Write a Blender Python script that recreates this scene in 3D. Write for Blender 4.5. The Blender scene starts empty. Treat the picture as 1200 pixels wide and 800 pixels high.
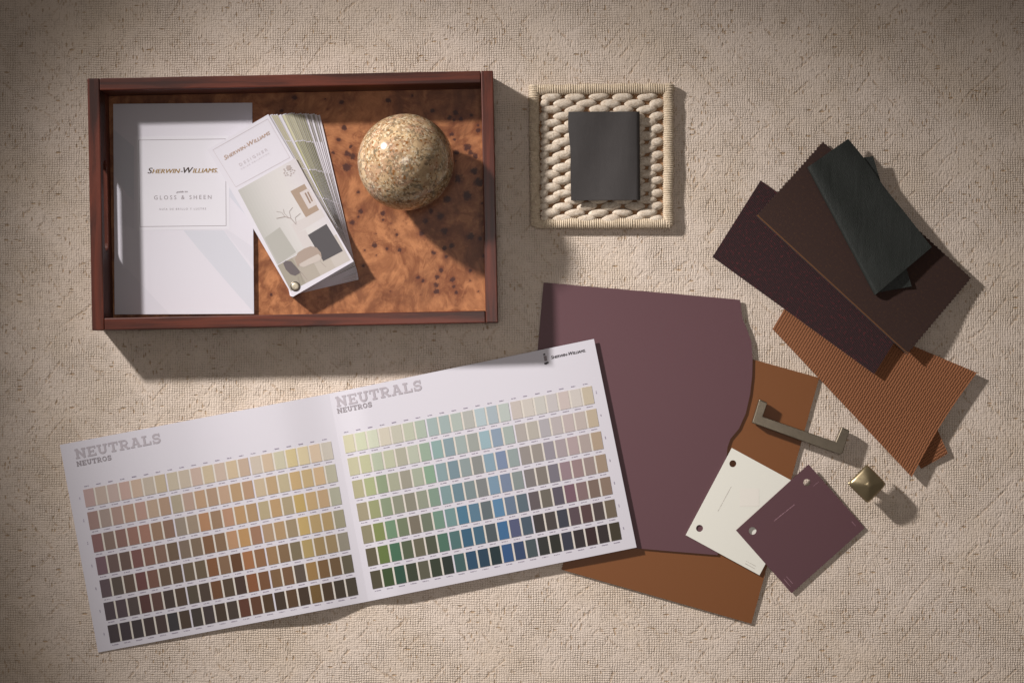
import bpy, bmesh, math, random
from mathutils import Vector, Matrix
from mathutils.geometry import tessellate_polygon

random.seed(7)
SC = bpy.context.scene
COL = SC.collection

# ------------------------------------------------------------------ camera
CAM_H = 1.9                                  # metres above the carpet, looking straight down
cam_d = bpy.data.cameras.new("camera")
cam = bpy.data.objects.new("camera", cam_d)
COL.objects.link(cam)
cam.location = (0, 0, CAM_H)
cam_d.sensor_width = 36
cam_d.lens = 36 * CAM_H / 1.2
cam_d.clip_end = 50
SC.camera = cam

# ------------------------------------------------------------------ world + lamp
world = bpy.data.worlds.new("World")
SC.world = world
world.use_nodes = True
bg = world.node_tree.nodes["Background"]
bg.inputs[0].default_value = (1.0, 0.90, 0.82, 1)
bg.inputs[1].default_value = 0.12

lamp_d = bpy.data.lights.new("key_lamp", 'SPOT')
lamp = bpy.data.objects.new("key_lamp", lamp_d)
COL.objects.link(lamp)
lamp.location = (-1.27, 1.01, 0.87)
aim = Vector((0.52, -0.57, 0.0))
lamp.rotation_euler = (aim - lamp.location).to_track_quat('-Z', 'Y').to_euler()
lamp.scale = (1, 1 / 1.10, 1)
lamp_d.energy = 270
lamp_d.color = (1.0, 0.968, 0.945)
lamp_d.spot_size = 0.83
lamp_d.spot_blend = 1.0
lamp_d.shadow_soft_size = 0.055

fill_d = bpy.data.lights.new("fill_lamp", 'SPOT')      # large soft overhead lamp: the low fill, weaker towards the corners
fill = bpy.data.objects.new("fill_lamp", fill_d)
COL.objects.link(fill)
fill.location = (0.0, 0.0, 2.3)
fill.rotation_euler = (Vector((0.02, -0.14, 0)) - fill.location).to_track_quat('-Z', 'Y').to_euler()
fill_d.energy = 44
fill_d.color = (1.0, 0.94, 0.91)
fill_d.spot_size = 0.62
fill_d.spot_blend = 1.0
fill_d.shadow_soft_size = 0.45

SC.view_settings.view_transform = 'Standard'
SC.view_settings.look = 'None'
SC.view_settings.exposure = 0
SC.view_settings.gamma = 1
SC.view_settings.use_curve_mapping = False
SC.cycles.max_bounces = 6

# ------------------------------------------------------------------ helpers
def W(px, py, z=0.0):
    """point of the photograph -> point in the place at height z (metres)"""
    k = (CAM_H - z) / CAM_H / 1000.0
    return Vector(((px - 600) * k, (400 - py) * k, z))

def lin1(v):
    v = v / 255.0
    return v / 12.92 if v <= 0.04045 else ((v + 0.055) / 1.055) ** 2.4

def lin(c):
    return tuple(lin1(v) for v in c)

def smooth(o, on=True):
    for p in o.data.polygons:
        p.use_smooth = on

class NB:
    """small node-tree builder"""
    def __init__(self, name):
        self.m = bpy.data.materials.new(name)
        self.m.use_nodes = True
        self.t = self.m.node_tree
        self.b = self.t.nodes["Principled BSDF"]
    def n(self, typ, **kw):
        nd = self.t.nodes.new(typ)
        for k, v in kw.items():
            setattr(nd, k, v)
        return nd
    def s(self, sock, val):
        if hasattr(val, "outputs"):
            val = val.outputs[0]
        if isinstance(val, bpy.types.NodeSocket):
            self.t.links.new(val, sock)
        else:
            sock.default_value = val
    def math(self, op, a, b=None, c=None, clamp=False):
        nd = self.n("ShaderNodeMath", operation=op)
        nd.use_clamp = clamp
        self.s(nd.inputs[0], a)
        if b is not None: self.s(nd.inputs[1], b)
        if c is not None: self.s(nd.inputs[2], c)
        return nd.outputs[0]
    def mix(self, f, a, b):
        nd = self.n("ShaderNodeMix", data_type='RGBA')
        self.s(nd.inputs[0], f)
        for sk, v in ((nd.inputs[6], a), (nd.inputs[7], b)):
            if isinstance(v, tuple) and len(v) == 3: v = v + (1,)
            self.s(sk, v)
        return nd.outputs[2]
    def ramp(self, f, lo, hi):
        nd = self.n("ShaderNodeMapRange")
        nd.interpolation_type = 'SMOOTHSTEP'
        self.s(nd.inputs[0], f)
        nd.inputs[1].default_value = lo
        nd.inputs[2].default_value = hi
        return nd.outputs[0]
    def noise(self, vec, scale, detail=3, rough=.5, dist=0.0):
        nd = self.n("ShaderNodeTexNoise")
        self.s(nd.inputs["Vector"], vec)
        nd.inputs["Scale"].default_value = scale
        nd.inputs["Detail"].default_value = detail
        nd.inputs["Roughness"].default_value = rough
        nd.inputs["Distortion"].default_value = dist
        return nd
    def vor(self, vec, scale, feature='F1', rand=1.0):
        nd = self.n("ShaderNodeTexVoronoi", feature=feature)
        self.s(nd.inputs["Vector"], vec)
        nd.inputs["Scale"].default_value = scale
        nd.inputs["Randomness"].default_value = rand
        return nd
    def coord(self, which="Object", scale=(1, 1, 1), rot=0.0):
        tc = self.n("ShaderNodeTexCoord")
        mp = self.n("ShaderNodeMapping")
        self.s(mp.inputs[0], tc.outputs[which])
        mp.inputs["Scale"].default_value = scale
        mp.inputs["Rotation"].default_value = (0, 0, rot)
        return mp.outputs[0]
    def sep(self, vec):
        nd = self.n("ShaderNodeSeparateXYZ")
        self.s(nd.inputs[0], vec)
        return nd.outputs
    def bump(self, h, strength=.5, dist=.001):
        nd = self.n("ShaderNodeBump")
        self.s(nd.inputs["Height"], h)
        nd.inputs["Strength"].default_value = strength
        nd.inputs["Distance"].default_value = dist
        self.s(self.b.inputs["Normal"], nd.outputs[0])
        return nd
    def base(self, v):
        if isinstance(v, tuple) and len(v) == 3: v = v + (1,)
        self.s(self.b.inputs["Base Color"], v)
    def rough(self, v): self.s(self.b.inputs["Roughness"], v)
    def spec(self, v): self.b.inputs["Specular IOR Level"].default_value = v

def plain(name, col, rough=.6, spec=.3, metal=0.0, var=.06, scale=60, bump=0.0):
    """a printed / painted surface with slight tooth"""
    b = NB(name)
    co = b.coord()
    nz = b.noise(co, scale * 10, 4, .6)
    big = b.noise(co, 7, 4, .6)
    nz_ = b.math('ADD', b.math('MULTIPLY', nz.outputs[0], .6), b.math('MULTIPLY', big.outputs[0], .4))
    lo = tuple(c * (1 - var) for c in col)
    hi = tuple(min(1, c * (1 + var)) for c in col)
    b.base(b.mix(nz_, lo, hi))
    b.rough(b.math('ADD', b.math('MULTIPLY', big.outputs[0], .16), rough - .08)); b.spec(spec)
    b.b.inputs["Metallic"].default_value = metal
    if bump:
        b.bump(b.noise(co, scale * 30, 3).outputs[0], bump, .0004)
    return b.m

def set_meta(o, label=None, cat=None, group=None, kind=None):
    if label: o["label"] = label
    if cat: o["category"] = cat
    if group: o["group"] = group
    if kind: o["kind"] = kind
    return o

ROOTLOC = {}
def thing(name, label, cat, loc, group=None):
    o = bpy.data.objects.new(name, None)
    o.empty_display_size = .02
    o.location = loc
    COL.objects.link(o)
    ROOTLOC[o.name] = Vector(loc)
    return set_meta(o, label, cat, group)

def mk(name, verts, faces, mat, parent=None, sm=False, loc=None, uvs=None, mats=None, fm=None):
    """one mesh object; verts are given in place coordinates"""
    if parent is not None:
        base = ROOTLOC[parent.name]
    else:
        base = Vector(loc) if loc is not None else Vector((0, 0, 0))
    me = bpy.data.meshes.new(name)
    me.from_pydata([tuple(Vector(v) - base) for v in verts], [], faces)
    if uvs is not None:
        ul = me.uv_layers.new(name="UVMap")
        for l in me.loops:
            ul.data[l.index].uv = uvs[l.vertex_index]
    o = bpy.data.objects.new(name, me)
    for m_ in (mats or [mat]):
        me.materials.append(m_)
    if fm:
        for p, i in zip(me.polygons, fm): p.material_index = i
    COL.objects.link(o)
    if parent is not None:
        o.parent = parent
    else:
        o.location = base
    ROOTLOC[o.name] = base
    if sm: smooth(o)
    me.update()
    return o

def fix_normals(o):
    bm = bmesh.new(); bm.from_mesh(o.data)
    bmesh.ops.recalc_face_normals(bm, faces=bm.faces)
    bm.to_mesh(o.data); bm.free()
    return o

def bevel(o, w, seg=2):
    md = o.modifiers.new("bevel", 'BEVEL')
    md.width = w; md.segments = seg; md.limit_method = 'ANGLE'; md.angle_limit = math.radians(40)
    return o

def prism(name, outer, z0, z1, mat, parent=None, holes=(), loc=None, fz=None):
    """flat sheet with thickness; outline points are photo points at height z1; fz(px,py) adds height"""
    loops = [list(outer)] + [list(h) for h in holes]
    f = fz or (lambda x, y: 0.0)
    top = []; spans = []
    for lp in loops:
        spans.append((len(top), len(lp)))
        top += [W(x, y, z1 + f(x, y)) for x, y in lp]
    n = len(top)
    bot = [Vector((v.x, v.y, v.z - (z1 - z0))) for v in top]
    tris = tessellate_polygon([[top[s + i] for i in range(c)] for s, c in spans])
    faces = [tuple(t) for t in tris] + [tuple(n + i for i in reversed(t)) for t in tris]
    for s, c in spans:
        for i in range(c):
            a, b2 = s + i, s + (i + 1) % c
            faces.append((a, b2, n + b2, n + a))
    o = mk(name, top + bot, faces, mat, parent, loc=loc)
    return fix_normals(o)

def circle(cx, cy, r, n=28):
    return [(cx + r * math.cos(2 * math.pi * i / n), cy + r * math.sin(2 * math.pi * i / n)) for i in range(n)]

def grid_sheet(name, P, nu, nv, thick, mat, parent=None, loc=None, lu=1.0, lv=1.0, sm=True, mats=None):
    """P(u,v)->Vector: sheet with thickness below it"""
    vs = []; uv = []
    for j in range(nv + 1):
        for i in range(nu + 1):
            vs.append(P(i / nu, j / nv)); uv.append((i / nu * lu, j / nv * lv))
    n = len(vs)
    vs += [v - Vector((0, 0, thick)) for v in vs]; uv += uv
    I = lambda i, j: j * (nu + 1) + i
    fs = []
    for j in range(nv):
        for i in range(nu):
            q = (I(i, j), I(i, j + 1), I(i + 1, j + 1), I(i + 1, j))
            fs.append(q); fs.append(tuple(n + k for k in reversed(q)))
    rim = [I(i, 0) for i in range(nu)] + [I(nu, j) for j in range(nv)] + [I(i, nv) for i in range(nu, 0, -1)] + [I(0, j) for j in range(nv, 0, -1)]
    for k in range(len(rim)):
        a, b2 = rim[k], rim[(k + 1) % len(rim)]
        fs.append((a, b2, n + b2, n + a))
    o = mk(name, vs, fs, mat, parent, loc=loc, uvs=uv)
    if vs[I(0, 0)]:
        fix_normals(o)
    if sm:
        smooth(o)
        md = o.modifiers.new("edge_split", 'EDGE_SPLIT'); md.split_angle = math.radians(50)
    return o

def quadmap(A, B, C, D, zs, zf=None):
    """photo points A(u0v0) B(u1v0) C(u1v1) D(u0v1)"""
    def P(u, v):
        x = (1-u)*(1-v)*A[0] + u*(1-v)*B[0] + u*v*C[0] + (1-u)*v*D[0]
        y = (1-u)*(1-v)*A[1] + u*(1-v)*B[1] + u*v*C[1] + (1-u)*v*D[1]
        z = (1-u)*(1-v)*zs[0] + u*(1-v)*zs[1] + u*v*zs[2] + (1-u)*v*zs[3]
        if zf: z += zf(u, v)
        return W(x, y, z)
    return P

def font_mesh(name, pieces, x, y, ang, mat, parent, zf, shear=0.0, offset=0.0, width=None, mats=None, bold=0.0):
    """pieces: list of (text, size_px). Letters stand on a baseline that starts at photo point x,y; ang in degrees, anticlockwise"""
    vs = []; fs = []; fm = []; cx = 0.0
    deps = None
    gap = None
    for k, (txt, size, *mi) in enumerate(pieces):
        cu = bpy.data.curves.new("t", 'FONT')
        cu.body = txt; cu.size = size; cu.shear = shear; cu.offset = offset * size
        cu.resolution_u = 3
        ob = bpy.data.objects.new("t", cu); COL.objects.link(ob)
        dg = bpy.context.evaluated_depsgraph_get()
        me = bpy.data.meshes.new_from_object(ob.evaluated_get(dg))
        b0 = len(vs); mx = 0
        mn = min(v.co.x for v in me.vertices)
        if gap is not None: cx += (size * .07 if txt == '-' or pieces[k - 1][0] == '-' else gap) - mn
        for v in me.vertices:
            vs.append((v.co.x + cx, v.co.y)); mx = max(mx, v.co.x)
        for p in me.polygons:
            fs.append(tuple(b0 + i for i in p.vertices)); fm.append(mi[0] if mi else 0)
        cx += mx; gap = size * (.075 - shear * .42)
        bpy.data.objects.remove(ob); bpy.data.meshes.remove(me); bpy.data.curves.remove(cu)
    tot = max(v[0] for v in vs)
    sx = (width / tot) if width else 1.0
    a = math.radians(ang); ca, sa = math.cos(a), math.sin(a)
    out = []
    for vx, vy in vs:
        vx *= sx
        px = x + vx * ca - vy * sa
        py = y - (vx * sa + vy * ca)
        out.append(W(px, py, zf(px, py)))
    if bold:
        n0 = len(out); f0 = list(fs); m0 = list(fm)
        for k in (1, 2):
            d = bold * k * .001
            out += [v + Vector((d * ca, d * sa, 8e-6 * k)) for v in out[:n0]]
            fs += [tuple(i + n0 * k for i in f) for f in f0]; fm += m0
    return mk(name, out, fs, mat, parent, mats=mats, fm=fm)

def ribbon(pts, w, z, vs, fs, closed=False):
    """adds a flat stroke of photo points to vs/fs; z is a number or f(px,py)"""
    zf = z if callable(z) else (lambda a, b: z)
    if not closed:
        dn = [pts[0]]
        for (xa, ya), (xb, yb) in zip(pts, pts[1:]):
            k = max(1, int(math.hypot(xb - xa, yb - ya) / 1.5))
            dn += [(xa + (xb - xa) * i / k, ya + (yb - ya) * i / k) for i in range(1, k + 1)]
        pts = dn
    n = len(pts); L = []; R = []
    for i, (x, y) in enumerate(pts):
        if closed:
            p0, p1 = pts[i - 1], pts[(i + 1) % n]
        else:
            p0, p1 = pts[max(0, i - 1)], pts[min(n - 1, i + 1)]
        dx, dy = p1[0] - p0[0], p1[1] - p0[1]
        l = math.hypot(dx, dy) or 1
        nx, ny = -dy / l * w / 2, dx / l * w / 2
        if closed and n == 4:
            nx *= 1.4142; ny *= 1.4142
        L.append((x + nx, y + ny)); R.append((x - nx, y - ny))
    b0 = len(vs)
    for (lx, ly), (rx, ry) in zip(L, R):
        vs.append(W(lx, ly, zf(lx, ly))); vs.append(W(rx, ry, zf(rx, ry)))
    m = n if closed else n - 1
    for i in range(m):
        a = b0 + 2 * i; c = b0 + 2 * ((i + 1) % n)
        fs.append((a, a + 1, c + 1, c))

# slab-serif capitals for the booklet headings: strokes (points, width) in a cell of height 1
V_, S_ = .25, .17
def _arc(cx, cy, rx, ry, a0, a1, n=9):
    return [(cx + rx * math.cos(math.radians(a0 + (a1 - a0) * i / n)), cy + ry * math.sin(math.radians(a0 + (a1 - a0) * i / n))) for i in range(n + 1)]
SLAB = {
 'N': (1.02, [([(.2, 0), (.2, 1)], V_), ([(.82, 0), (.82, 1)], V_), ([(.16, .98), (.86, .02)], .26), ([(0, .085), (.4, .085)], S_), ([(0, .915), (.3, .915)], S_), ([(.62, .915), (1.02, .915)], S_)]),
 'E': (.86, [([(.22, 0), (.22, 1)], V_), ([(0, .085), (.84, .085)], S_), ([(0, .915), (.84, .915)], S_), ([(.2, .5), (.6, .5)], S_), ([(.77, .0), (.77, .3)], .15), ([(.77, .7), (.77, 1)], .15), ([(.6, .36), (.6, .64)], .12)]),
 'U': (.98, [([(.22, 1), (.22, .4)] + _arc(.49, .36, .27, .25, 180, 360) + [(.76, .4), (.76, 1)], .22), ([(0, .915), (.42, .915)], S_), ([(.58, .915), (.98, .915)], S_)]),
 'T': (.9, [([(.45, 0), (.45, 1)], V_), ([(0, .915), (.9, .915)], S_), ([(.07, .62), (.07, 1)], .14), ([(.83, .62), (.83, 1)], .14), ([(.22, .085), (.68, .085)], S_)]),
 'R': (.96, [([(.22, 0), (.22, 1)], V_), ([(0, .085), (.42, .085)], S_), ([(0, .915), (.55, .915)] + _arc(.55, .69, .2, .225, 90, -90) + [(.2, .465)], .17), ([(.45, .46), (.78, .08)], .24), ([(.66, .085), (.96, .085)], S_)]),
 'A': (1.02, [([(.2, .05), (.47, .98)], .2), ([(.82, .05), (.53, .98)], .24), ([(.3, .33), (.74, .33)], .14), ([(0, .085), (.38, .085)], S_), ([(.62, .085), (1.02, .085)], S_), ([(.25, .93), (.6, .93)], .14)]),
 'L': (.84, [([(.22, 0), (.22, 1)], V_), ([(0, .915), (.46, .915)], S_), ([(0, .085), (.82, .085)], S_), ([(.76, 0), (.76, .36)], .15)]),
 'S': (.82, [(_arc(.41, .7, .28, .215, 20, 250) + _arc(.41, .29, .29, .215, 70, -160), .21), ([(.7, .62), (.7, 1)], .12), ([(.1, 0), (.1, .38)], .12)]),
 'O': (.94, [(_arc(.47, .5, .35, .4, 0, 360, 22), .2)]),
}
def slab_text(name, txt, x, y, size, ang, width, mat, parent, zf):
    tot = sum(SLAB[c][0] + .1 for c in txt) - .1
    sx = width / tot
    a = math.radians(ang); ca, sa = math.cos(a), math.sin(a)
    vs = []; fs = []; cx = 0; k = 0
    for ch in txt:
        wd, strokes = SLAB[ch]
        for pts, w in strokes:
            k += 1
            pp = []
            for u, v in pts:
                ux, vy = (cx + u) * sx, v * size
                pp.append((x + ux * ca - vy * sa, y - (ux * sa + vy * ca)))
            ribbon(pp, w * size * .92, (lambda a_, b_, kk=k: zf(a_, b_) + kk % 9 * 6e-6), vs, fs)
        cx += wd + .1
    return mk(name, vs, fs, mat, parent)

def small_print(x, y, ang, length, h, vs, fs, zf, seed=0):
    """print too small to read in the photograph: a broken line of marks"""
    rg = random.Random(seed)
    a = math.radians(ang); ca, sa = math.cos(a), math.sin(a)
    t = 0
    while t < length:
        w = rg.uniform(.7, 1.5)
        hh = h * rg.uniform(.75, 1.05)
        q = [(t, 0), (min(t + w, length), 0), (min(t + w, length), hh), (t, hh)]
        b0 = len(vs)
        for u, v in q:
            px, py = x + u * ca - v * sa, y - (u * sa + v * ca)
            vs.append(W(px, py, zf(px, py)))
        fs.append((b0, b0 + 1, b0 + 2, b0 + 3))
        t += w + (rg.uniform(.15, .4) if rg.random() > .2 else .9)

# ------------------------------------------------------------------ materials
def mat_carpet():
    b = NB("carpet_weave")
    tc = b.n("ShaderNodeTexCoord")
    P = tc.outputs["Object"]
    warp = b.noise(P, 55, 3, .55)
    warp2 = b.noise(P, 260, 2, .5)
    def shifted(amount, src):
        nd = b.n("ShaderNodeVectorMath", operation='SUBTRACT'); b.s(nd.inputs[0], src.outputs["Color"]); nd.inputs[1].default_value = (.5, .5, .5)
        sc = b.n("ShaderNodeVectorMath", operation='SCALE'); b.s(sc.inputs[0], nd.outputs[0]); sc.inputs["Scale"].default_value = amount
        return sc.outputs[0]
    add = b.n("ShaderNodeVectorMath", operation='ADD'); b.s(add.inputs[0], P); b.s(add.inputs[1], shifted(.0034, warp))
    add2 = b.n("ShaderNodeVectorMath", operation='ADD'); b.s(add2.inputs[0], add.outputs[0]); b.s(add2.inputs[1], shifted(.0016, warp2))
    X, Y, Z = b.sep(add2.outputs[0])
    pitch = .00265
    k = math.pi / pitch
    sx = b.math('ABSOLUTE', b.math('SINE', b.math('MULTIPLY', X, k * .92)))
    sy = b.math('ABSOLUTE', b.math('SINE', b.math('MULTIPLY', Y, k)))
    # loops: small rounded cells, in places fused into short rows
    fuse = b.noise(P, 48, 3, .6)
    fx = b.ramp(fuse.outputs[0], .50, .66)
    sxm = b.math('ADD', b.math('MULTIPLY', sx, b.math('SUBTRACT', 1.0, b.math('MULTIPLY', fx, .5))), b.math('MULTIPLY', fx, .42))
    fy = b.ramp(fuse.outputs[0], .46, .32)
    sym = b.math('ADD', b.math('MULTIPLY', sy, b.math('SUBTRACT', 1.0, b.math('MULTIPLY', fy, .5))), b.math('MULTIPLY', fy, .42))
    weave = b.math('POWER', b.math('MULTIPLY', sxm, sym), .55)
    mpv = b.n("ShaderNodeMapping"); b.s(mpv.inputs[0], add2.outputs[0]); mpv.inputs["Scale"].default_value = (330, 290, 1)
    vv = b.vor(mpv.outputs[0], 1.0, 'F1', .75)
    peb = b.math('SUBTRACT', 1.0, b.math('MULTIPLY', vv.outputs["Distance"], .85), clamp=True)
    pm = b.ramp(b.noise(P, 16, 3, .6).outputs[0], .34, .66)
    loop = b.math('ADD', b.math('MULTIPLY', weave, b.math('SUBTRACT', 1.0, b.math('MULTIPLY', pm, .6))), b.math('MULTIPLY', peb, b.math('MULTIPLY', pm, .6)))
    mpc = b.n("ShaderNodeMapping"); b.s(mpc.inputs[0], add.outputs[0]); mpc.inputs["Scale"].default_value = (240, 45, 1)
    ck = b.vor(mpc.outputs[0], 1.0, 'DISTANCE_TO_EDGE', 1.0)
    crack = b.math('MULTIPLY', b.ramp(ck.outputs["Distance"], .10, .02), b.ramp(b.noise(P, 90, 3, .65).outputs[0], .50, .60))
    # pulled threads: short dark-ochre slubs, mostly upright, some lying
    def slub(scale, thr, pick):
        mp = b.n("ShaderNodeMapping"); b.s(mp.inputs[0], add.outputs[0]); mp.inputs["Scale"].default_value = scale
        v = b.vor(mp.outputs[0], 1.0, 'F1', 1.0)
        cs = b.sep(v.outputs["Color"])
        sel = b.math('GREATER_THAN', cs[0], pick)
        return b.math('MULTIPLY', b.ramp(v.outputs["Distance"], thr, thr * .55), sel), cs[1]
    s1, c1 = slub((255, 95, 1), .31, .50)
    s2, c2 = slub((100, 260, 1), .26, .86)
    s3, c3 = slub((66, 200, 1), .26, .90)
    # faint lozenge pattern woven into the pile
    wv = b.noise(P, 7, 2, .5)
    XX = b.math('ADD', b.sep(P)[0], b.math('MULTIPLY', b.math('SUBTRACT', wv.outputs[0], .5), .05))
    YY = b.math('ADD', b.sep(P)[1], b.math('MULTIPLY', b.math('SUBTRACT', b.noise(P, 5, 2).outputs[0], .5), .05))
    tx = b.math('PINGPONG', XX, .105); ty = b.math('PINGPONG', YY, .125)
    dia = b.math('PINGPONG', b.math('ADD', b.math('MULTIPLY', tx, 1.0), b.math('MULTIPLY', ty, .9)), .0155)
    line = b.ramp(dia, .0030, .0008)
    line = b.math('MULTIPLY', line, b.ramp(b.noise(P, 42, 2).outputs[0], .44, .60))
    linec = b.math('MULTIPLY', line, b.ramp(b.noise(P, 300, 2).outputs[0], .40, .62))
    gate = b.ramp(b.noise(P, 26, 2, .6).outputs[0], .36, .62)
    slubs = b.math('MULTIPLY', b.math('MAXIMUM', b.math('MULTIPLY', s1, .9), s2), b.math('ADD', b.math('MULTIPLY', gate, .85), .15))
    slubs = b.math('MAXIMUM', slubs, s3)
    slubs = b.math('MAXIMUM', slubs, b.math('MULTIPLY', linec, .6))
    yarn = b.noise(P, 900, 2, .6)
    blotch = b.noise(P, 9, 4, .6)
    c_yarn = b.mix(yarn.outputs[0], lin((196, 179, 163)), lin((238, 222, 209)))
    c_yarn = b.mix(b.math('MULTIPLY', b.ramp(blotch.outputs[0], .35, .7), .35), c_yarn, lin((204, 183, 157)))
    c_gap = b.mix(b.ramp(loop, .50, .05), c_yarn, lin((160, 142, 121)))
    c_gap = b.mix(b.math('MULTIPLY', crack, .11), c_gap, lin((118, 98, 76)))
    oc = b.mix(b.noise(P, 120, 2).outputs[0], lin((116, 88, 48)), lin((182, 136, 76)))
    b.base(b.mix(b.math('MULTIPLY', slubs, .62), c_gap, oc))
    b.rough(.95); b.spec(.1)
    b.b.inputs["Sheen Weight"].default_value = .15
    h = b.math('ADD', b.math('MULTIPLY', loop, .75), b.math('MULTIPLY', yarn.outputs[0], .25))
    h = b.math('ADD', h, b.math('MULTIPLY', b.noise(P, 210, 3, .6).outputs[0], .55))
    h = b.math('SUBTRACT', h, b.math('MULTIPLY', slubs, .7))
    h = b.math('SUBTRACT', h, b.math('MULTIPLY', line, .12))
    h = b.math('SUBTRACT', h, b.math('MULTIPLY', crack, .38))
    b.bump(h, .74, .0013)
    return b.m

def mat_frame(name, along_x):
    b = NB(name)
    co = b.coord("Object", (1, 14, 14) if along_x else (14, 1, 14), math.radians(-1.1))
    g = b.noise(co, 6, 5, .55, .8)
    g2 = b.noise(co, 60, 4, .6)
    c = b.mix(b.ramp(g.outputs[0], .34, .66), lin((52, 26, 20)), lin((106, 50, 34)))
    c = b.mix(b.math('MULTIPLY', g2.outputs[0], .45), c, lin((48, 25, 21)))
    b.base(c)
    b.rough(.44); b.spec(.3)
    b.b.inputs["Coat Weight"].default_value = .12
    b.b.inputs["Coat Roughness"].default_value = .25
    b.bump(b.math('ADD', g.outputs[0], g2.outputs[0]), .12, .0006)
    return b.m

def mat_burl():
    b = NB("burl_veneer")
    co = b.coord()
    big = b.noise(co, 11, 5, .6, 1.2)
    def warpv(vec, src, amt):
        nd = b.n("ShaderNodeVectorMath", operation='SCALE'); b.s(nd.inputs[0], src.outputs["Color"]); nd.inputs["Scale"].default_value = amt
        ad = b.n("ShaderNodeVectorMath", operation='ADD'); b.s(ad.inputs[0], vec); b.s(ad.inputs[1], nd.outputs[0])
        return ad.outputs[0]
    w = warpv(co, big, .07)
    fig = b.noise(w, 26, 6, .6, 1.8)
    cloud = b.noise(b.coord('Object', (1.0, .45, 1), math.radians(35)), 26, 5, .6, 1.6)
    fine = b.noise(w, 380, 3, .6)
    c = b.mix(b.ramp(fig.outputs[0], .30, .72), lin((118, 70, 42)), lin((190, 130, 86)))
    c = b.mix(b.math('MULTIPLY', b.ramp(cloud.outputs[0], .42, .68), .75), c, lin((88, 48, 29)))
    c = b.mix(b.math('MULTIPLY', fine.outputs[0], .35), c, lin((148, 84, 52)))
    at = b.n("ShaderNodeAttribute"); at.attribute_name = "knot"
    ar = b.n("ShaderNodeAttribute"); ar.attribute_name = "ring"
    kn = b.math('ADD', at.outputs["Fac"], b.math('MULTIPLY', b.math('SUBTRACT', b.noise(co, 330, 3).outputs[0], .5), 1.1))
    c = b.mix(b.math('MULTIPLY', ar.outputs["Fac"], b.ramp(b.noise(co, 210, 3).outputs[0], .25, .6)), c, lin((96, 44, 28)))
    c = b.mix(b.math('MULTIPLY', b.ramp(kn, .22, .70), .92), c, lin((66, 36, 31)))
    b.base(c)
    b.rough(b.math('ADD', b.math('MULTIPLY', fine.outputs[0], .10), .40))
    b.spec(.3)
    b.bump(b.math('SUBTRACT', fig.outputs[0], kn), .10, .0006)
    return b.m

def mat_stone():
    b = NB("polished_granite")
    co = b.coord()
    w = b.noise(co, 45, 3, .6)
    sc = b.n("ShaderNodeVectorMath", operation='SCALE'); b.s(sc.inputs[0], w.outputs["Color"]); sc.inputs["Scale"].default_value = .012
    ad = b.n("ShaderNodeVectorMath", operation='ADD'); b.s(ad.inputs[0], co); b.s(ad.inputs[1], sc.outputs[0])
    v = b.vor(ad.outputs[0], 130, 'F1')
    cr = b.sep(v.outputs["Color"])
    v2 = b.vor(ad.outputs[0], 480, 'F1')
    cr2 = b.sep(v2.outputs["Color"])
    big = b.noise(co, 42, 4, .62)
    c = b.mix(cr[0], lin((226, 200, 158)), lin((178, 150, 116)))
    c = b.mix(b.math('MULTIPLY', b.ramp(b.noise(ad.outputs[0], 60, 3, .6).outputs[0], .48, .66), .7), c, lin((200, 160, 132)))
    c = b.mix(b.math('MULTIPLY', b.ramp(b.noise(ad.outputs[0], 95, 5, .7).outputs[0], .52, .64), .85), c, lin((136, 128, 108)))
    c = b.mix(b.math('MULTIPLY', b.math('MULTIPLY', b.math('GREATER_THAN', cr2[0], .70), .65), b.ramp(big.outputs[0], .36, .56)), c, lin((116, 104, 84)))
    c = b.mix(b.math('MULTIPLY', b.math('GREATER_THAN', cr2[1], .86), .75), c, lin((236, 222, 192)))
    c = b.mix(b.math('MULTIPLY', b.math('GREATER_THAN', cr2[2], .93), .8), c, lin((150, 100, 50)))
    dk = b.n('ShaderNodeMix', data_type='RGBA'); dk.blend_type = 'MULTIPLY'; dk.inputs[0].default_value = 1
    b.s(dk.inputs[6], c); dk.inputs[7].default_value = (.70, .655, .64, 1)
    b.base(dk.outputs[2])
    b.rough(.14); b.spec(.5)
    return b.m

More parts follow.
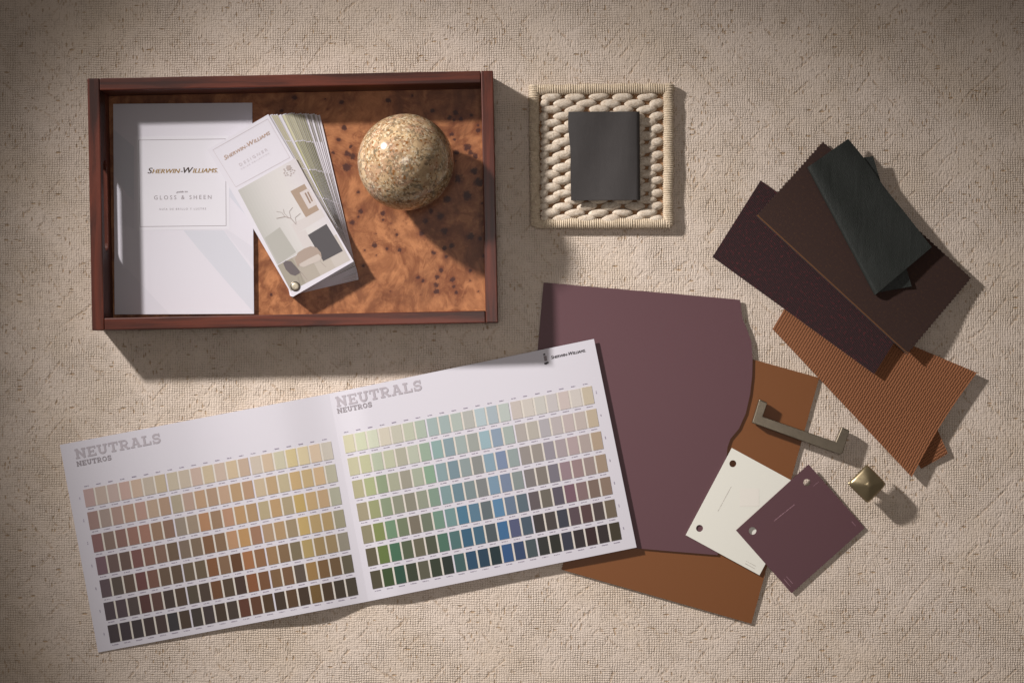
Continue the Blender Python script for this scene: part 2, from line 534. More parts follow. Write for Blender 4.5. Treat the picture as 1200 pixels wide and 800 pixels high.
def mat_fabric(name, c0, c1, pitch, ribs=False, fleck=None, amount=.5, depth=.0006, rough=.9, spec=.1):
    b = NB(name)
    tc = b.n("ShaderNodeTexCoord"); U = tc.outputs["UV"]
    nz = b.noise(U, .25, 3)
    dx = b.math('MULTIPLY', b.math('SUBTRACT', nz.outputs[0], .5), pitch * .8)
    X, Y, Z = b.sep(U)
    if ribs:
        zig = b.math('MULTIPLY', b.math('PINGPONG', Y, pitch * .8), .18)
        rx = b.math('ABSOLUTE', b.math('SINE', b.math('MULTIPLY', b.math('ADD', b.math('ADD', X, dx), zig), math.pi / pitch)))
        ry = b.math('ABSOLUTE', b.math('SINE', b.math('MULTIPLY', b.math('ADD', Y, dx), math.pi / (pitch * .62))))
        h = b.math('ADD', b.math('MULTIPLY', rx, .8), b.math('MULTIPLY', ry, .5))
    else:
        rx = b.math('ABSOLUTE', b.math('SINE', b.math('MULTIPLY', b.math('ADD', X, dx), math.pi / pitch)))
        ry = b.math('ABSOLUTE', b.math('SINE', b.math('MULTIPLY', b.math('ADD', Y, dx), math.pi / pitch)))
        h = b.math('MULTIPLY', rx, ry)
    fz = b.noise(U, 1.1, 3, .6)
    f = b.math('ADD', b.math('MULTIPLY', h, .6), b.math('MULTIPLY', fz.outputs[0], .4))
    c = b.mix(b.ramp(f, .15, .75), c0, c1)
    if fleck:
        c = b.mix(b.math('MULTIPLY', b.ramp(b.noise(U, .30, 4, .75).outputs[0], .52, .68), amount), c, fleck)
    b.base(c); b.rough(rough); b.spec(spec)
    b.b.inputs["Sheen Weight"].default_value = .08
    b.bump(b.math('ADD', h, b.math('MULTIPLY', fz.outputs[0], .5)), .7, depth)
    return b.m

def mat_leather(name, c, rough=.55, grain=500, spec=.35, strength=.35):
    b = NB(name)
    co = b.coord()
    v = b.vor(co, grain, 'DISTANCE_TO_EDGE')
    n2 = b.noise(co, 60, 4, .6)
    n3 = b.noise(b.coord('Object', (1, .25, 1), math.radians(-62)), 55, 3, .5, .6)
    b.base(b.mix(b.math('ADD', b.math('MULTIPLY', n2.outputs[0], .6), b.math('MULTIPLY', v.outputs[0], .5)), tuple(x * .72 for x in c), tuple(x * 1.25 for x in c)))
    b.rough(b.math('ADD', b.math('MULTIPLY', n2.outputs[0], .25), rough - .12))
    b.spec(spec)
    h = b.math('ADD', v.outputs[0], b.math('MULTIPLY', n2.outputs[0], .4))
    b.bump(b.math('ADD', h, b.math('MULTIPLY', n3.outputs[0], 2.2)), strength, .0012)
    return b.m

def mat_wool(name, c0, c1, sc=240):
    b = NB(name)
    co = b.coord()
    n1 = b.noise(co, sc * 5, 4, .7)
    n2 = b.noise(co, sc, 3, .6, 1.0)
    f = b.math('ADD', b.math('MULTIPLY', n1.outputs[0], .5), b.math('MULTIPLY', n2.outputs[0], .5))
    b.base(b.mix(b.ramp(f, .32, .68), c0, c1))
    b.rough(.95); b.spec(.08)
    b.b.inputs["Sheen Weight"].default_value = .2
    b.bump(f, .8, .0018)
    return b.m

def mat_metal(name, c, rough, strength=.06):
    b = NB(name)
    co = b.coord()
    n1 = b.noise(co, 500, 4, .7)
    n2 = b.noise(co, 70, 3)
    b.base(b.mix(n2.outputs[0], tuple(x * .8 for x in c), tuple(x * 1.15 for x in c)))
    b.rough(b.math('ADD', b.math('MULTIPLY', n1.outputs[0], .14), rough - .07))
    b.b.inputs["Metallic"].default_value = .85
    b.bump(n1.outputs[0], strength, .0003)
    return b.m

PAPER_ALB = (.63, .60, .65)
M = {}
M['paper'] = plain("white_paper", PAPER_ALB, .5, .25, var=.012)
M['paper_edge'] = plain("paper_edge", (.62, .58, .56), .8, .1, var=.05)
M['cream_strip'] = plain("cream_chip_carrier", (.64, .59, .53), .6, .2, var=.01)
M['card_white'] = plain("warm_white_card", lin((232, 229, 218)), .6, .2, var=.012)
M['card_print'] = plain("faint_grey_print", lin((196, 190, 180)), .6, .2)
M['card_square'] = plain("faint_pink_print", lin((234, 228, 218)), .6, .2, var=.01)
M['purple'] = plain("aubergine_paint", lin((99, 69, 74)), .54, .3, var=.02, bump=.05)
M['purple_print'] = plain("pale_mauve_print", lin((158, 122, 130)), .6, .2)
M['rust'] = plain("rust_brown_paint", lin((123, 76, 42)), .5, .3, var=.02, bump=.05)
M['heading'] = plain("pale_grey_ink", lin((176, 168, 174)), .6, .2)
M['subheading'] = plain("mid_grey_ink", lin((150, 142, 147)), .6, .2)
M['ink'] = plain("dark_ink", lin((64, 58, 62)), .6, .2)
M['ink_small'] = plain("mauve_grey_ink", lin((150, 140, 158)), .6, .2)
M['ink_mid'] = plain("soft_grey_ink", lin((138, 128, 132)), .6, .2)
M['ink_pale'] = plain("pale_line_ink", lin((186, 176, 180)), .6, .2)
M['gold'] = plain("gold_foil", lin((150, 118, 58)), .4, .5, metal=.3)
M['gold_dark'] = plain("darkened_foil", lin((62, 46, 36)), .4, .5, metal=.3)
M['rose'] = plain("rose_grey_foil", lin((168, 140, 122)), .5, .3)
M['frame_x'] = mat_frame("mahogany_along_length", True)
M['frame_y'] = mat_frame("mahogany_along_width", False)
M['burl'] = mat_burl()

# ------------------------------------------------------------------ the carpet
CS = 2.4
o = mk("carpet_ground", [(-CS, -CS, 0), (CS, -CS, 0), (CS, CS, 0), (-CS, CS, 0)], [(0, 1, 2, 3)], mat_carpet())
set_meta(o, "beige woven carpet with ochre slubs under everything", kind="structure")

# ------------------------------------------------------------------ serving tray
TH = .050
tc_ = [W(102, 92, TH), W(578, 83, TH), W(585, 378, TH), W(106, 387, TH)]
ctr = sum(tc_, Vector()) / 4; ctr.z = 0
ang_t = math.radians(1.12)
TLN, TWD = .4635, .2875
ex = Vector((math.cos(ang_t), math.sin(ang_t), 0)); ey = Vector((-math.sin(ang_t), math.cos(ang_t), 0)); ez = Vector((0, 0, 1))
def T(x, y, z): return ctr + ex * x + ey * y + ez * z
tray = thing("serving_tray", "dark mahogany serving tray with a burl wood bottom, holding the brochure and the stone ball", "tray", ctr)
WT = .0140
FLOOR = .007
def tray_box(name, x0, x1, y0, y1, z0, z1, mat, bw=.0012):
    v = [T(x, y, z) for z in (z0, z1) for y in (y0, y1) for x in (x0, x1)]
    f = [(0, 2, 3, 1), (4, 5, 7, 6), (0, 1, 5, 4), (2, 6, 7, 3), (0, 4, 6, 2), (1, 3, 7, 5)]
    o = mk(name, v, f, mat, tray)
    if bw: bevel(fix_normals(o), bw, 2)
    return o
hx, hy = TLN / 2, TWD / 2
tray_box("frame_side", -hx + WT + .0002, hx - WT - .0002, hy - WT, hy, 0, TH - .0002, M['frame_x'])
tray_box("frame_side", -hx + WT + .0002, hx - WT - .0002, -hy, -hy + WT, 0, TH - .0002, M['frame_x'])
def slotted(xs):
    x0, x1 = xs
    outer = [(-hy, 0), (hy, 0), (hy, TH), (-hy, TH)]
    sl, sz0, sz1 = .052, .021, .039
    r = (sz1 - sz0) / 2; cz = (sz0 + sz1) / 2; cy = .0
    hole = [(cy + sl - r + r * math.cos(a), cz + r * math.sin(a)) for a in [math.radians(-90 + 18 * i) for i in range(11)]]
    hole += [(cy - sl + r + r * math.cos(a), cz + r * math.sin(a)) for a in [math.radians(90 + 18 * i) for i in range(11)]]
    loops = [outer, hole]
    flat = [p for l in loops for p in l]; n = len(flat)
    tris = tessellate_polygon([[Vector((p[0], p[1], 0)) for p in l] for l in loops])
    v = [T(x0, y, z) for y, z in flat] + [T(x1, y, z) for y, z in flat]
    f = [tuple(t) for t in tris] + [tuple(n + i for i in reversed(t)) for t in tris]
    s = 0
    for l in loops:
        for i in range(len(l)):
            a, b2 = s + i, s + (i + 1) % len(l)
            f.append((a, b2, n + b2, n + a))
        s += len(l)
    o = mk("frame_end", v, f, M['frame_y'], tray)
    bevel(fix_normals(o), .0012, 2)
slotted((-hx, -hx + WT))
tray_box('frame_end', hx - WT, hx, -hy, hy, 0, TH, M['frame_y'])
# burl panel with its knots
KN = [(422.7,248,3),(420,254,1.6),(448.8,250,3),(448.8,257.4,1.6),(458,262,1.2),(465,275,1.7),(439,287,3),(453.6,291.6,2),(468,293,2.2),(508,296,2.6),(522.8,301,2.3),(520.6,290.5,2.4),(529,288,3),(520.6,271,3.6),(516,253.5,4),(499,259,3),(517,316.6,2.6),(512,325,2.6),(490,325,2.1),(495,329,2),(530,327.5,3),(511,334,3),(512,341.6,3.2),(532,335.5,2),(535,342.7,2.1),(426,311.6,2),(505,248,3),(494,274,3),(413,261,3),(551,276.8,4),(562.5,279.6,2.5),(551,317,2),(547,231,3),(568,299.6,3),(403.5,150,3),(397,164,2.5),(411,172,2),(407,180,3),(413.3,183.6,3),(410,182,2),(406,196,5),(390.5,179,2),(533.6,132,3),(527,138,2.5),(532,141,2),(540,140,2.5),(507,130,2.5),(552.5,135,2),(561,152.7,3),(560,146.6,2),(529,157.7,2.5),(533,163.6,2),(548,173,4),(551.5,179,3),(557,183,3),(556,200.5,4),(535,179,3),(537,210,4.5),(561,213.6,5),(547.5,229,5),(524,234,4),(471,215,3),(480,240,4),(345,115,3),(330,130,2),(310,280,2.5),(318,345,2),(400,120,2.5),(455,118,3),(483,112,2),(392,300,2),(388,240,3),(420,225,2),(200,200,3),(160,300,4),(220,330,3)]
RG = [(562.5,260.5,10),(406,196,9),(535,343,12),(530,330,10),(467,290,10),(513,332,12),(448,255,7),(555,180,12),(420,160,8),(411,182,9),(530,138,10),(551,317,6),(516,253,9),(547,229,10),(431,330,12),(375,355,10),(493,327,8)]
rk = random.Random(3)
for _ in range(34):
    x, y = rk.uniform(300, 570), rk.uniform(108, 366)
    KN.append((x, y, rk.uniform(.5, 1.2)))
NX, NY = 300, 190
ix, iy = hx - WT, hy - WT
pv = []; kn = []; rn = []
for j in range(NY + 1):
    for i in range(NX + 1):
        p = T(-ix + 2 * ix * i / NX, -iy + 2 * iy * j / NY, FLOOR)
        pv.append(p)
        k_ = (CAM_H - FLOOR) / CAM_H / 1000
        px, py = 600 + p.x / k_, 400 - p.y / k_
        a = 0.0
        for kx, ky, r in KN:
            d = (px - kx) ** 2 + (py - ky) ** 2
            if d < (2.2 * r) ** 2:
                a = max(a, 1.05 * max(0, 1 - math.sqrt(d) / (1.75 * r)))
        kn.append(a)
        a = 0.0
        for kx, ky, r in KN:
            if abs(px - kx) < 4 * r and abs(py - ky) < 4 * r:
                a = max(a, .75 * max(0, 1 - math.hypot(px - kx, py - ky) / (3.4 * r)))
        for kx, ky, r in RG:
            d = math.hypot(px - kx, (py - ky) * 1.15)
            if d < r * 1.2:
                a = max(a, (.5 + .5 * math.cos(d * 2.1)) * (1 - d / (r * 1.2)) * .8 + (.5 if abs(d - r * .85) < .9 else 0) * .6)
        rn.append(min(1, a))
pf = [(j*(NX+1)+i, j*(NX+1)+i+1, (j+1)*(NX+1)+i+1, (j+1)*(NX+1)+i) for j in range(NY) for i in range(NX)]
pan = mk("bottom_panel", pv, pf, M['burl'], tray)
for nm, arr in (("knot", kn), ("ring", rn)):
    at = pan.data.attributes.new(nm, 'FLOAT', 'POINT')
    at.data.foreach_set("value", arr)

# ------------------------------------------------------------------ brochure in the tray
BZ = FLOOR + .0045
bc = W(214, 245, FLOOR)
broch = thing("brochure", "white stapled brochure with gold lettering lying flat in the left half of the wooden tray", "brochure", bc)
BO = [(132.6, 122), (295.5, 120.6), (297.6, 367.6), (134.6, 368.4)]
prism("inner_pages", [(134, 123), (295, 121.6), (297, 367), (136, 367.8)], FLOOR + .0003, BZ - .0006, M['paper_edge'], broch)
prism("cover", BO, BZ - .0005, BZ, M['paper'], broch)
zc = lambda a, b: BZ + .00008
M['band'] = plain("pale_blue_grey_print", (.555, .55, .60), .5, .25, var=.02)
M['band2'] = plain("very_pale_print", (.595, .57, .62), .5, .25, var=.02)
M['panel'] = plain("title_panel_paper", (.66, .635, .675), .5, .25, var=.01)
vs = []; fs = []
def addpoly(pts, z, vs, fs):
    b0 = len(vs)
    vs += [W(x, y, z) for x, y in pts]
    fs.append(tuple(range(b0, b0 + len(pts))))
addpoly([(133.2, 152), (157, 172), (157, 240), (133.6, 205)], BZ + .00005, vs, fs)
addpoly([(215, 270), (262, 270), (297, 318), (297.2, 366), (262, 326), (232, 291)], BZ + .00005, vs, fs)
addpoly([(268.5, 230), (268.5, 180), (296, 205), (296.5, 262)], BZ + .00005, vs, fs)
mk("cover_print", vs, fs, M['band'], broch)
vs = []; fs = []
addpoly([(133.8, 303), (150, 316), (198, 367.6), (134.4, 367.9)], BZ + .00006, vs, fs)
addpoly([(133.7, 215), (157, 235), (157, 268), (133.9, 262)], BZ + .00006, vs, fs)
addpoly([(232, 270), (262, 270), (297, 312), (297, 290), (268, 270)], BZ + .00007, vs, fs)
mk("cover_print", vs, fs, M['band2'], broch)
vs = []; fs = []
addpoly([(158.5, 160), (268, 158.8), (269, 268.5), (160, 270)], BZ + .0001, vs, fs)
title = mk("title_panel", vs, fs, M['panel'], broch)
vs = []; fs = []
ribbon([(162.5, 164.3), (264.3, 163), (265, 264.5), (164, 265.6)], .55, BZ + .00016, vs, fs, True)
mk("title_border", vs, fs, M['ink_mid'], title)
zt = lambda a, b: BZ + .00018
font_mesh("lettering", [("S", 9.6, 0), ("HERWIN", 7.3, 1), ("-", 8.2, 2), ("W", 9.6, 2), ("ILLIAMS.", 7.3, 1)], 172.3, 203.4, .8, M['gold'], title, zt, shear=.28, bold=.22, width=82.5, mats=[M['gold_dark'], M['gold'], M['gold_dark']])
font_mesh("lettering", [("guide to", 3.2)], 206.6, 226, 2, M['ink_mid'], title, zt, shear=.35, width=13.2, bold=.1)
font_mesh("lettering", [("G L O S S   &   S H E E N", 6.8)], 180.3, 234, .6, M['ink_mid'], title, zt, width=67.5)
font_mesh("lettering", [("G U Í A   D E   B R I L L O   Y   L U S T R E", 3.2)], 186.5, 246.3, .6, M['ink_mid'], title, zt, width=55)

# ------------------------------------------------------------------ fan deck
RX, RY = 345.9, 335.5
NC = 22
FZ0 = FLOOR + .0008
CT = .00078
fan = thing("colour_fan_deck", "fanned stack of paint colour strips under a white printed cover, on burl wood", "fan deck", W(RX, RY, FLOOR))
def fan_map(deg, z):
    a = math.radians(deg); dx, dy = -math.sin(a), -math.cos(a); wx, wy = math.cos(a), -math.sin(a)
    def f(x, y):
        return (RX + x * wx + y * dx, RY + x * wy + y * dy)
    return f
greens = [(206, 200, 168), (186, 182, 142), (150, 148, 104), (112, 112, 76), (84, 88, 62)]
M['cream_card'] = plain("cream_strip_face", tuple(.8 * q for q in lin((206, 198, 168))), .6, .2, var=.03)
M['grey_card'] = plain("grey_strip_face", tuple(.8 * q for q in lin((172, 166, 160))), .6, .2, var=.03)
M['taupe_card'] = plain("taupe_strip_face", tuple(.8 * q for q in lin((166, 146, 134))), .6, .2, var=.03)
rf = random.Random(11)
angs = [13.2, 14.3, 15.0, 15.9, 16.9, 17.7, 18.6, 19.4, 20.2, 20.9, 21.6, 22.3, 23.0, 23.7, 24.4, 25.0, 26.2, 27.4, 28.2, 28.9, 29.5]
for k, dg in enumerate(angs):
    z1 = FZ0 + (k + 1) * CT * 1.02
    f = fan_map(dg, z1)
    jl = rf.uniform(-.8, .8)
    y1 = 189 + jl
    x0, x1 = -8.4, 74.1
    cuts = [y1, 154 + jl, 117 + jl, 80 + jl, 43 + jl, -9.25]
    if 6 <= k <= 15:
        sh = rf.uniform(.92, 1.06) * (1 - .028 * (15 - k))
        cols = [tuple(min(255, c * sh) for c in g) for g in greens]
        cols[1] = tuple(c * (1 - .012 * (15 - k)) for c in cols[1])
        mats = [M['paper']] + [plain("strip_green", tuple(.95 * q for q in lin(c)), .55, .25, var=.02) for c in cols]
    elif k in (17, 18, 19):
        mats = [M['paper']] + [M['cream_card']] * 5
    elif k < 6:
        mats = [M['paper'], M['grey_card'], M['paper'], M['grey_card'], M['taupe_card'], M['taupe_card']]
    else:
        mats = [M['paper'], M['paper'], M['paper'], M['paper'], M['taupe_card'], M['taupe_card']]
    white_rim = k in (0, 1, 3, 5, 16, 20)
    xi = x1 - (2.2 if white_rim else .25)
    pts = [(x0, y1), (x1, y1), (x1, -9.25), (x0, -9.25)]
    card = prism("colour_strip", [f(*p) for p in pts], z1 - CT, z1, M['paper'], fan)
    me = card.data
    bm = bmesh.new(); bm.from_mesh(me)
    base = ROOTLOC[fan.name]
    for m_ in mats[1:]: me.materials.append(m_)
    for i in range(5):
        ya, yb = cuts[i] - (.7 if i else 1.0), cuts[i + 1] + .7
        q = [f(x0 + .4, ya), f(xi, ya), f(xi, yb), f(x0 + .4, yb)]
        vv = [bm.verts.new(W(x, y, z1 + .00004) - base) for x, y in q]
        fc = bm.faces.new(vv); fc.material_index = i + 1
    bm.to_mesh(me); bm.free()
FT = FZ0 + (NC + .5) * CT * 1.02
f = fan_map(30.2, FT)
cover = prism("cover", [f(-8.4, 190), f(74.1, 190), f(74.1, -9.25), f(-8.4, -9.25)], FT - CT, FT, M['paper'], fan)
zf_ = lambda a, b: FT + .00016
# picture printed on the cover
def dec(name, pts, col, dz, rough=.5):
    vs = []; fs = []
    addpoly(pts, FT + dz, vs, fs)
    return mk(name, vs, fs, plain(name + "_print", lin(col), rough, .25, var=.03), cover)
vs = []; fs = []
ribbon([(249.5, 175.8), (313.8, 139.6), (339.6, 184.8), (276.3, 219.2)], .5, FT + .0001, vs, fs, True)
mk("border_line", vs, fs, M['ink_pale'], cover)
def multi(name, plist, col, dz):
    vs = []; fs = []
    for i, pts in enumerate(plist): addpoly(pts, FT + dz + i * 4e-6, vs, fs)
    return mk(name, vs, fs, plain(name + "_print", tuple(.80 * q for q in lin(col)), .5, .25, var=.03), cover)
# gradient wall: pale sage on the left to near white on the right, as several printed bands
WALL = [(278.8, 223), (346, 185.3), (410.6, 304.8), (341, 341)]
def wl(u, v):
    A, B, C, D = WALL
    return tuple((1-u)*(1-v)*A[i] + u*(1-v)*B[i] + u*v*C[i] + (1-u)*v*D[i] for i in (0, 1))
wall_cols = [(196, 193, 188), (204, 201, 197), (212, 208, 205), (218, 213, 211), (222, 217, 215), (222, 216, 217), (220, 213, 216)]
fine_cols = []
for i in range(21):
    t = i / 20 * 6; a_, f_ = int(min(5, t)), t - int(min(5, t))
    fine_cols.append(tuple(wall_cols[a_][k] * (1 - f_) + wall_cols[a_ + 1][k] * f_ for k in range(3)))
for i, c in enumerate(fine_cols):
    u0, u1 = i / 21, (i + 1) / 21
    multi("cover_picture", [[wl(u0, 0), wl(u1, 0), wl(u1, .74), wl(u0, .74)]], c, .00003)
for i, c in enumerate([(168, 160, 146), (182, 172, 160), (196, 186, 176), (204, 195, 188)]):
    multi("cover_picture", [[wl(i / 4, .745), wl((i + 1) / 4, .745), wl((i + 1) / 4, 1), wl(i / 4, 1)]], c, .00003)
multi("picture_shade", [[wl(.02, .48), wl(.3, .46), wl(.34, .72), wl(.02, .74)]], (184, 181, 174), .00004)
multi("picture_mantel", [[(341, 263), (376, 245), (380.5, 253.6), (347, 274)], [(347, 274), (358, 269), (374, 303), (366, 309)]], (216, 208, 206), .00006)
multi("picture_frame", [[(340.3, 224.2), (356.8, 215.5), (374, 246), (358.4, 254.7)]], (176, 154, 136), .00008)
multi("picture_mount", [[(351, 226), (361, 220.6), (371.6, 239.6), (361.6, 245)]], (216, 206, 204), .00010)
multi("picture_mark", [[(356.8, 226.4), (358.4, 225.6), (364.6, 237.8), (363, 238.6)], [(359.8, 225.2), (361.3, 224.4), (366.8, 235.6), (365.3, 236.4)]], (156, 132, 116), .00012)
multi("picture_fireplace", [[(360.7, 275.5), (382.5, 262.4), (401.8, 294), (378.8, 306)]], (92, 88, 90), .00009)
multi("picture_chair", [[(345.5, 303.5), (349, 296), (356, 291.5), (364, 288.5), (371, 290), (376, 296), (377, 302), (370, 304), (361, 306), (352, 309), (349, 313)]], (176, 158, 146), .00014)
multi("picture_chair_seat", [[(350.5, 309.5), (361, 303.5), (373, 297.5), (376.5, 301.5), (375, 305.5), (366, 309), (356, 313), (352, 312)]], (206, 194, 186), .00016)
multi("picture_chair_back", [[(331.8, 308.5), (334.5, 305.5), (341, 306), (346, 311.5), (352.5, 319), (346, 323), (340.5, 321.5), (335, 316)]], (112, 103, 104), .00018)
vs = []; fs = []
for i, (pts, w) in enumerate([([(349, 324), (351, 333)], .5), ([(353, 319), (360, 328)], .5), ([(351, 318), (355, 331)], .4), ([(375, 306), (382, 313)], .4),
                 ([(347, 263), (341, 256), (334, 254), (324, 256)], .7), ([(341, 256), (339, 248), (343, 243)], .4), ([(334, 254), (330, 249), (324, 248)], .4), ([(338, 255), (333, 250), (332, 245)], .4), ([(347, 262), (346, 255), (352, 250)], .4)]):
    ribbon(pts, w, FT + .0002 + i * 3e-6, vs, fs)
mk("cover_picture_lines", vs, fs, plain("taupe_line_print", lin((150, 136, 130)), .6, .2), cover)
vs = []; fs = []
ck = 0
for i in range(16):
    a = i * 2.4; r = 2 + 5.2 * math.sqrt(i / 16)
    x, y = 338.5 + r * math.cos(a), 200 + r * .8 * math.sin(a) + 1
    ck += 1
    addpoly([(x - .9, y - .6), (x + .9, y - .6), (x + .7, y + .7), (x - .7, y + .9)], FT + .0002 + ck * 3e-6, vs, fs)
addpoly([(335.5, 194.5), (340, 193.5), (341, 199), (336.5, 200)], FT + .0003, vs, fs)
mk("picture_chandelier", vs, fs, plain("chandelier_print", lin((172, 160, 156)), .6, .2), cover)
font_mesh("lettering", [("S", 7.2), ("HERWIN", 5.5), ("-", 6), ("W", 7.2), ("ILLIAMS", 5.5)], 263.2, 188, 29.8, M['rose'], cover, zf_, shear=.25, bold=.16, width=62)
font_mesh("lettering", [("D E S I G N E R", 4.9)], 281, 195.2, 29.8, M['ink_pale'], cover, zf_, width=38)
font_mesh("lettering", [("C O L O R   C O L L E C T I O N", 1.9)], 282.6, 199, 29.8, M['ink_pale'], cover, zf_, width=38)
# rivet
def disc(name, cx, cy, r, z0, z1, mat, parent, dome=0, n=28, inner=0):
    vs = []; fs = []
    prof = [(r, z0), (r, z1 - .0002), (r * .93, z1)] + [(r * .93 * math.cos(math.radians(t)), z1 + dome * math.sin(math.radians(t))) for t in (20, 40, 60, 80)] if dome else [(r, z0), (r, z1 - .0002), (r * .93, z1)]
    c = W(cx, cy, z1)
    for rr, z in prof:
        for i in range(n):
            a = 2 * math.pi * i / n
            vs.append(Vector((c.x + rr * math.cos(a), c.y + rr * math.sin(a), z)))
    for k in range(len(prof) - 1):
        for i in range(n):
            fs.append((k * n + i, k * n + (i + 1) % n, (k + 1) * n + (i + 1) % n, (k + 1) * n + i))
    fs.append(tuple((len(prof) - 1) * n + i for i in range(n)))
    fs.append(tuple(reversed(range(n))))
    return fix_normals(mk(name, vs, fs, mat, parent, sm=False))
M['rivet'] = mat_metal("dark_rivet_ring", (.10, .085, .07), .35)
M['rivet_c'] = mat_metal("pale_brass_rivet", (.62, .55, .42), .45)
riv = disc("rivet", RX, RY, .0056, FT - .0004, FT + .0008, M['rivet'], fan)
disc("rivet_cap", RX, RY, .0043, FT, FT + .0010, M['rivet_c'], riv, dome=.0006)

# ------------------------------------------------------------------ stone ball
BR = .0546
bzc = FLOOR + BR
bp = W(475.4, 190.2, bzc)
bm = bmesh.new()
bmesh.ops.create_uvsphere(bm, u_segments=96, v_segments=64, radius=BR)
me = bpy.data.meshes.new("stone_ball"); bm.to_mesh(me); bm.free()
ball = bpy.data.objects.new("stone_ball", me); COL.objects.link(ball)
ball.location = bp; me.materials.append(mat_stone()); smooth(ball)
set_meta(ball, "polished speckled granite ball resting in the tray", "stone ball")

# ------------------------------------------------------------------ woven trivet with folded charcoal fabric
triv = thing("woven_swatch", "square cream chunky wool weave sample with a wrapped border, under the folded charcoal fabric", "woven sample", W(705, 184, 0))
TR = .0061
M['wool'] = mat_wool("cream_wool", lin((184, 163, 140)), lin((238, 225, 208)), 260)
M['wrap'] = mat_wool("wrapped_border_yarn", lin((182, 162, 136)), lin((226, 208, 184)), 200)
M['jute'] = mat_wool("tan_jute", lin((136, 100, 70)), lin((180, 142, 108)), 300)
prism("backing", [(624, 104), (786, 102), (786, 263), (627, 264)], .0012, .0040, M['jute'], triv)
def border_tube(a, b_, bulge, seed):
    rg = random.Random(seed)
    vs = []; fs = []
    A, B = W(*a, .0058), W(*b_, .0058)
    d = (B - A); L = d.length; d.normalize(); s = Vector((-d.y, d.x, 0))
    n = int(L / .00045); m = 14
    wob = [rg.uniform(-1, 1) for _ in range(n // 14 + 3)]
    for i in range(n + 1):
        t = i / n
        q = i / 14; w0 = wob[int(q)] * (1 - q % 1) + wob[int(q) + 1] * (q % 1)
        endr = min(1, math.sqrt(max(0, 1 - max(0, 1 - min(t, 1 - t) * L / .006) ** 2)) + .25)
        r = TR * endr * (1 + .085 * math.sin(i * 2 * math.pi / 5.6 + w0 * 2) + .06 * w0)
        c = A + d * (t * L) + s * (w0 * .0005 + bulge * math.sin(math.pi * t))
        for j in range(m):
            al = 2 * math.pi * j / m
            ca, sa = math.cos(al), math.sin(al)
            vs.append(c + s * (r * 1.02 * ca) + Vector((0, 0, r * .80 * sa)))
    for i in range(n):
        for j in range(m):
            fs.append((i*m+j, i*m+(j+1) % m, (i+1)*m+(j+1) % m, (i+1)*m+j))
    fs.append(tuple(range(m))); fs.append(tuple(n * m + j for j in reversed(range(m))))
    return fix_normals(mk("wrapped_edge", vs, fs, M['wrap'], triv, sm=True))
border_tube((625.5, 99), (627.5, 266), 0, 1)
border_tube((783.5, 98), (783, 266), 0, 2)
border_tube((622, 105.5), (786, 104), 0, 3)
border_tube((626, 262), (787, 262), 0, 4)
vs = []; fs = []
rw = random.Random(5)
nr = 20
for r_ in range(nr):
    yy = 113.5 + r_ * 7.55
    off = 14.2 if r_ % 2 else 0
    for c_ in range(-1, 7):
        xx = 645.5 + c_ * 28.2 + off - r_ * .02
        lx = 24.0; cutl = 632.5; cutr = 778.5
        if xx + lx / 2 < cutl + 5 or xx - lx / 2 > cutr - 5: continue
        xl, xr = max(xx - lx / 2, cutl), min(xx + lx / 2, cutr)
        cx, hw = (xl + xr) / 2, (xr - xl) / 2
        tilt = math.radians(rw.uniform(-5, 5)); hh = 5.15 * rw.uniform(.9, 1.08); zz = rw.uniform(-.0004, .0006)
        m, n = 16, 20; b0 = len(vs)
        jx, jy = rw.uniform(-.7, .7), rw.uniform(-.5, .5); ph = rw.uniform(0, 6)
        c = W(cx + jx, yy + jy, .008)
        for i in range(n + 1):
            t = -1 + 2 * i / n
            rr = max(.02, (1 - abs(t) ** 2.6)) ** .62
            for j in range(m):
                al = 2 * math.pi * j / m
                rb = 1 + .07 * math.sin(3 * al * 2 + t * 5 + ph)
                lx_, ly_, lz_ = t * hw * .001, hh * .001 * rr * math.cos(al) * rb, .0040 * rr * math.sin(al) * rb
                ly_ += .0012 * math.sin(t * 1.4) * .5
                vs.append(Vector((c.x + lx_ * math.cos(tilt) - ly_ * math.sin(tilt), c.y + lx_ * math.sin(tilt) + ly_ * math.cos(tilt), .0058 + zz + lz_)))
        for i in range(n):
            for j in range(m):
                fs.append((b0+i*m+j, b0+i*m+(j+1) % m, b0+(i+1)*m+(j+1) % m, b0+(i+1)*m+j))
fix_normals(mk("woven_centre", vs, fs, M['wool'], triv, sm=True))

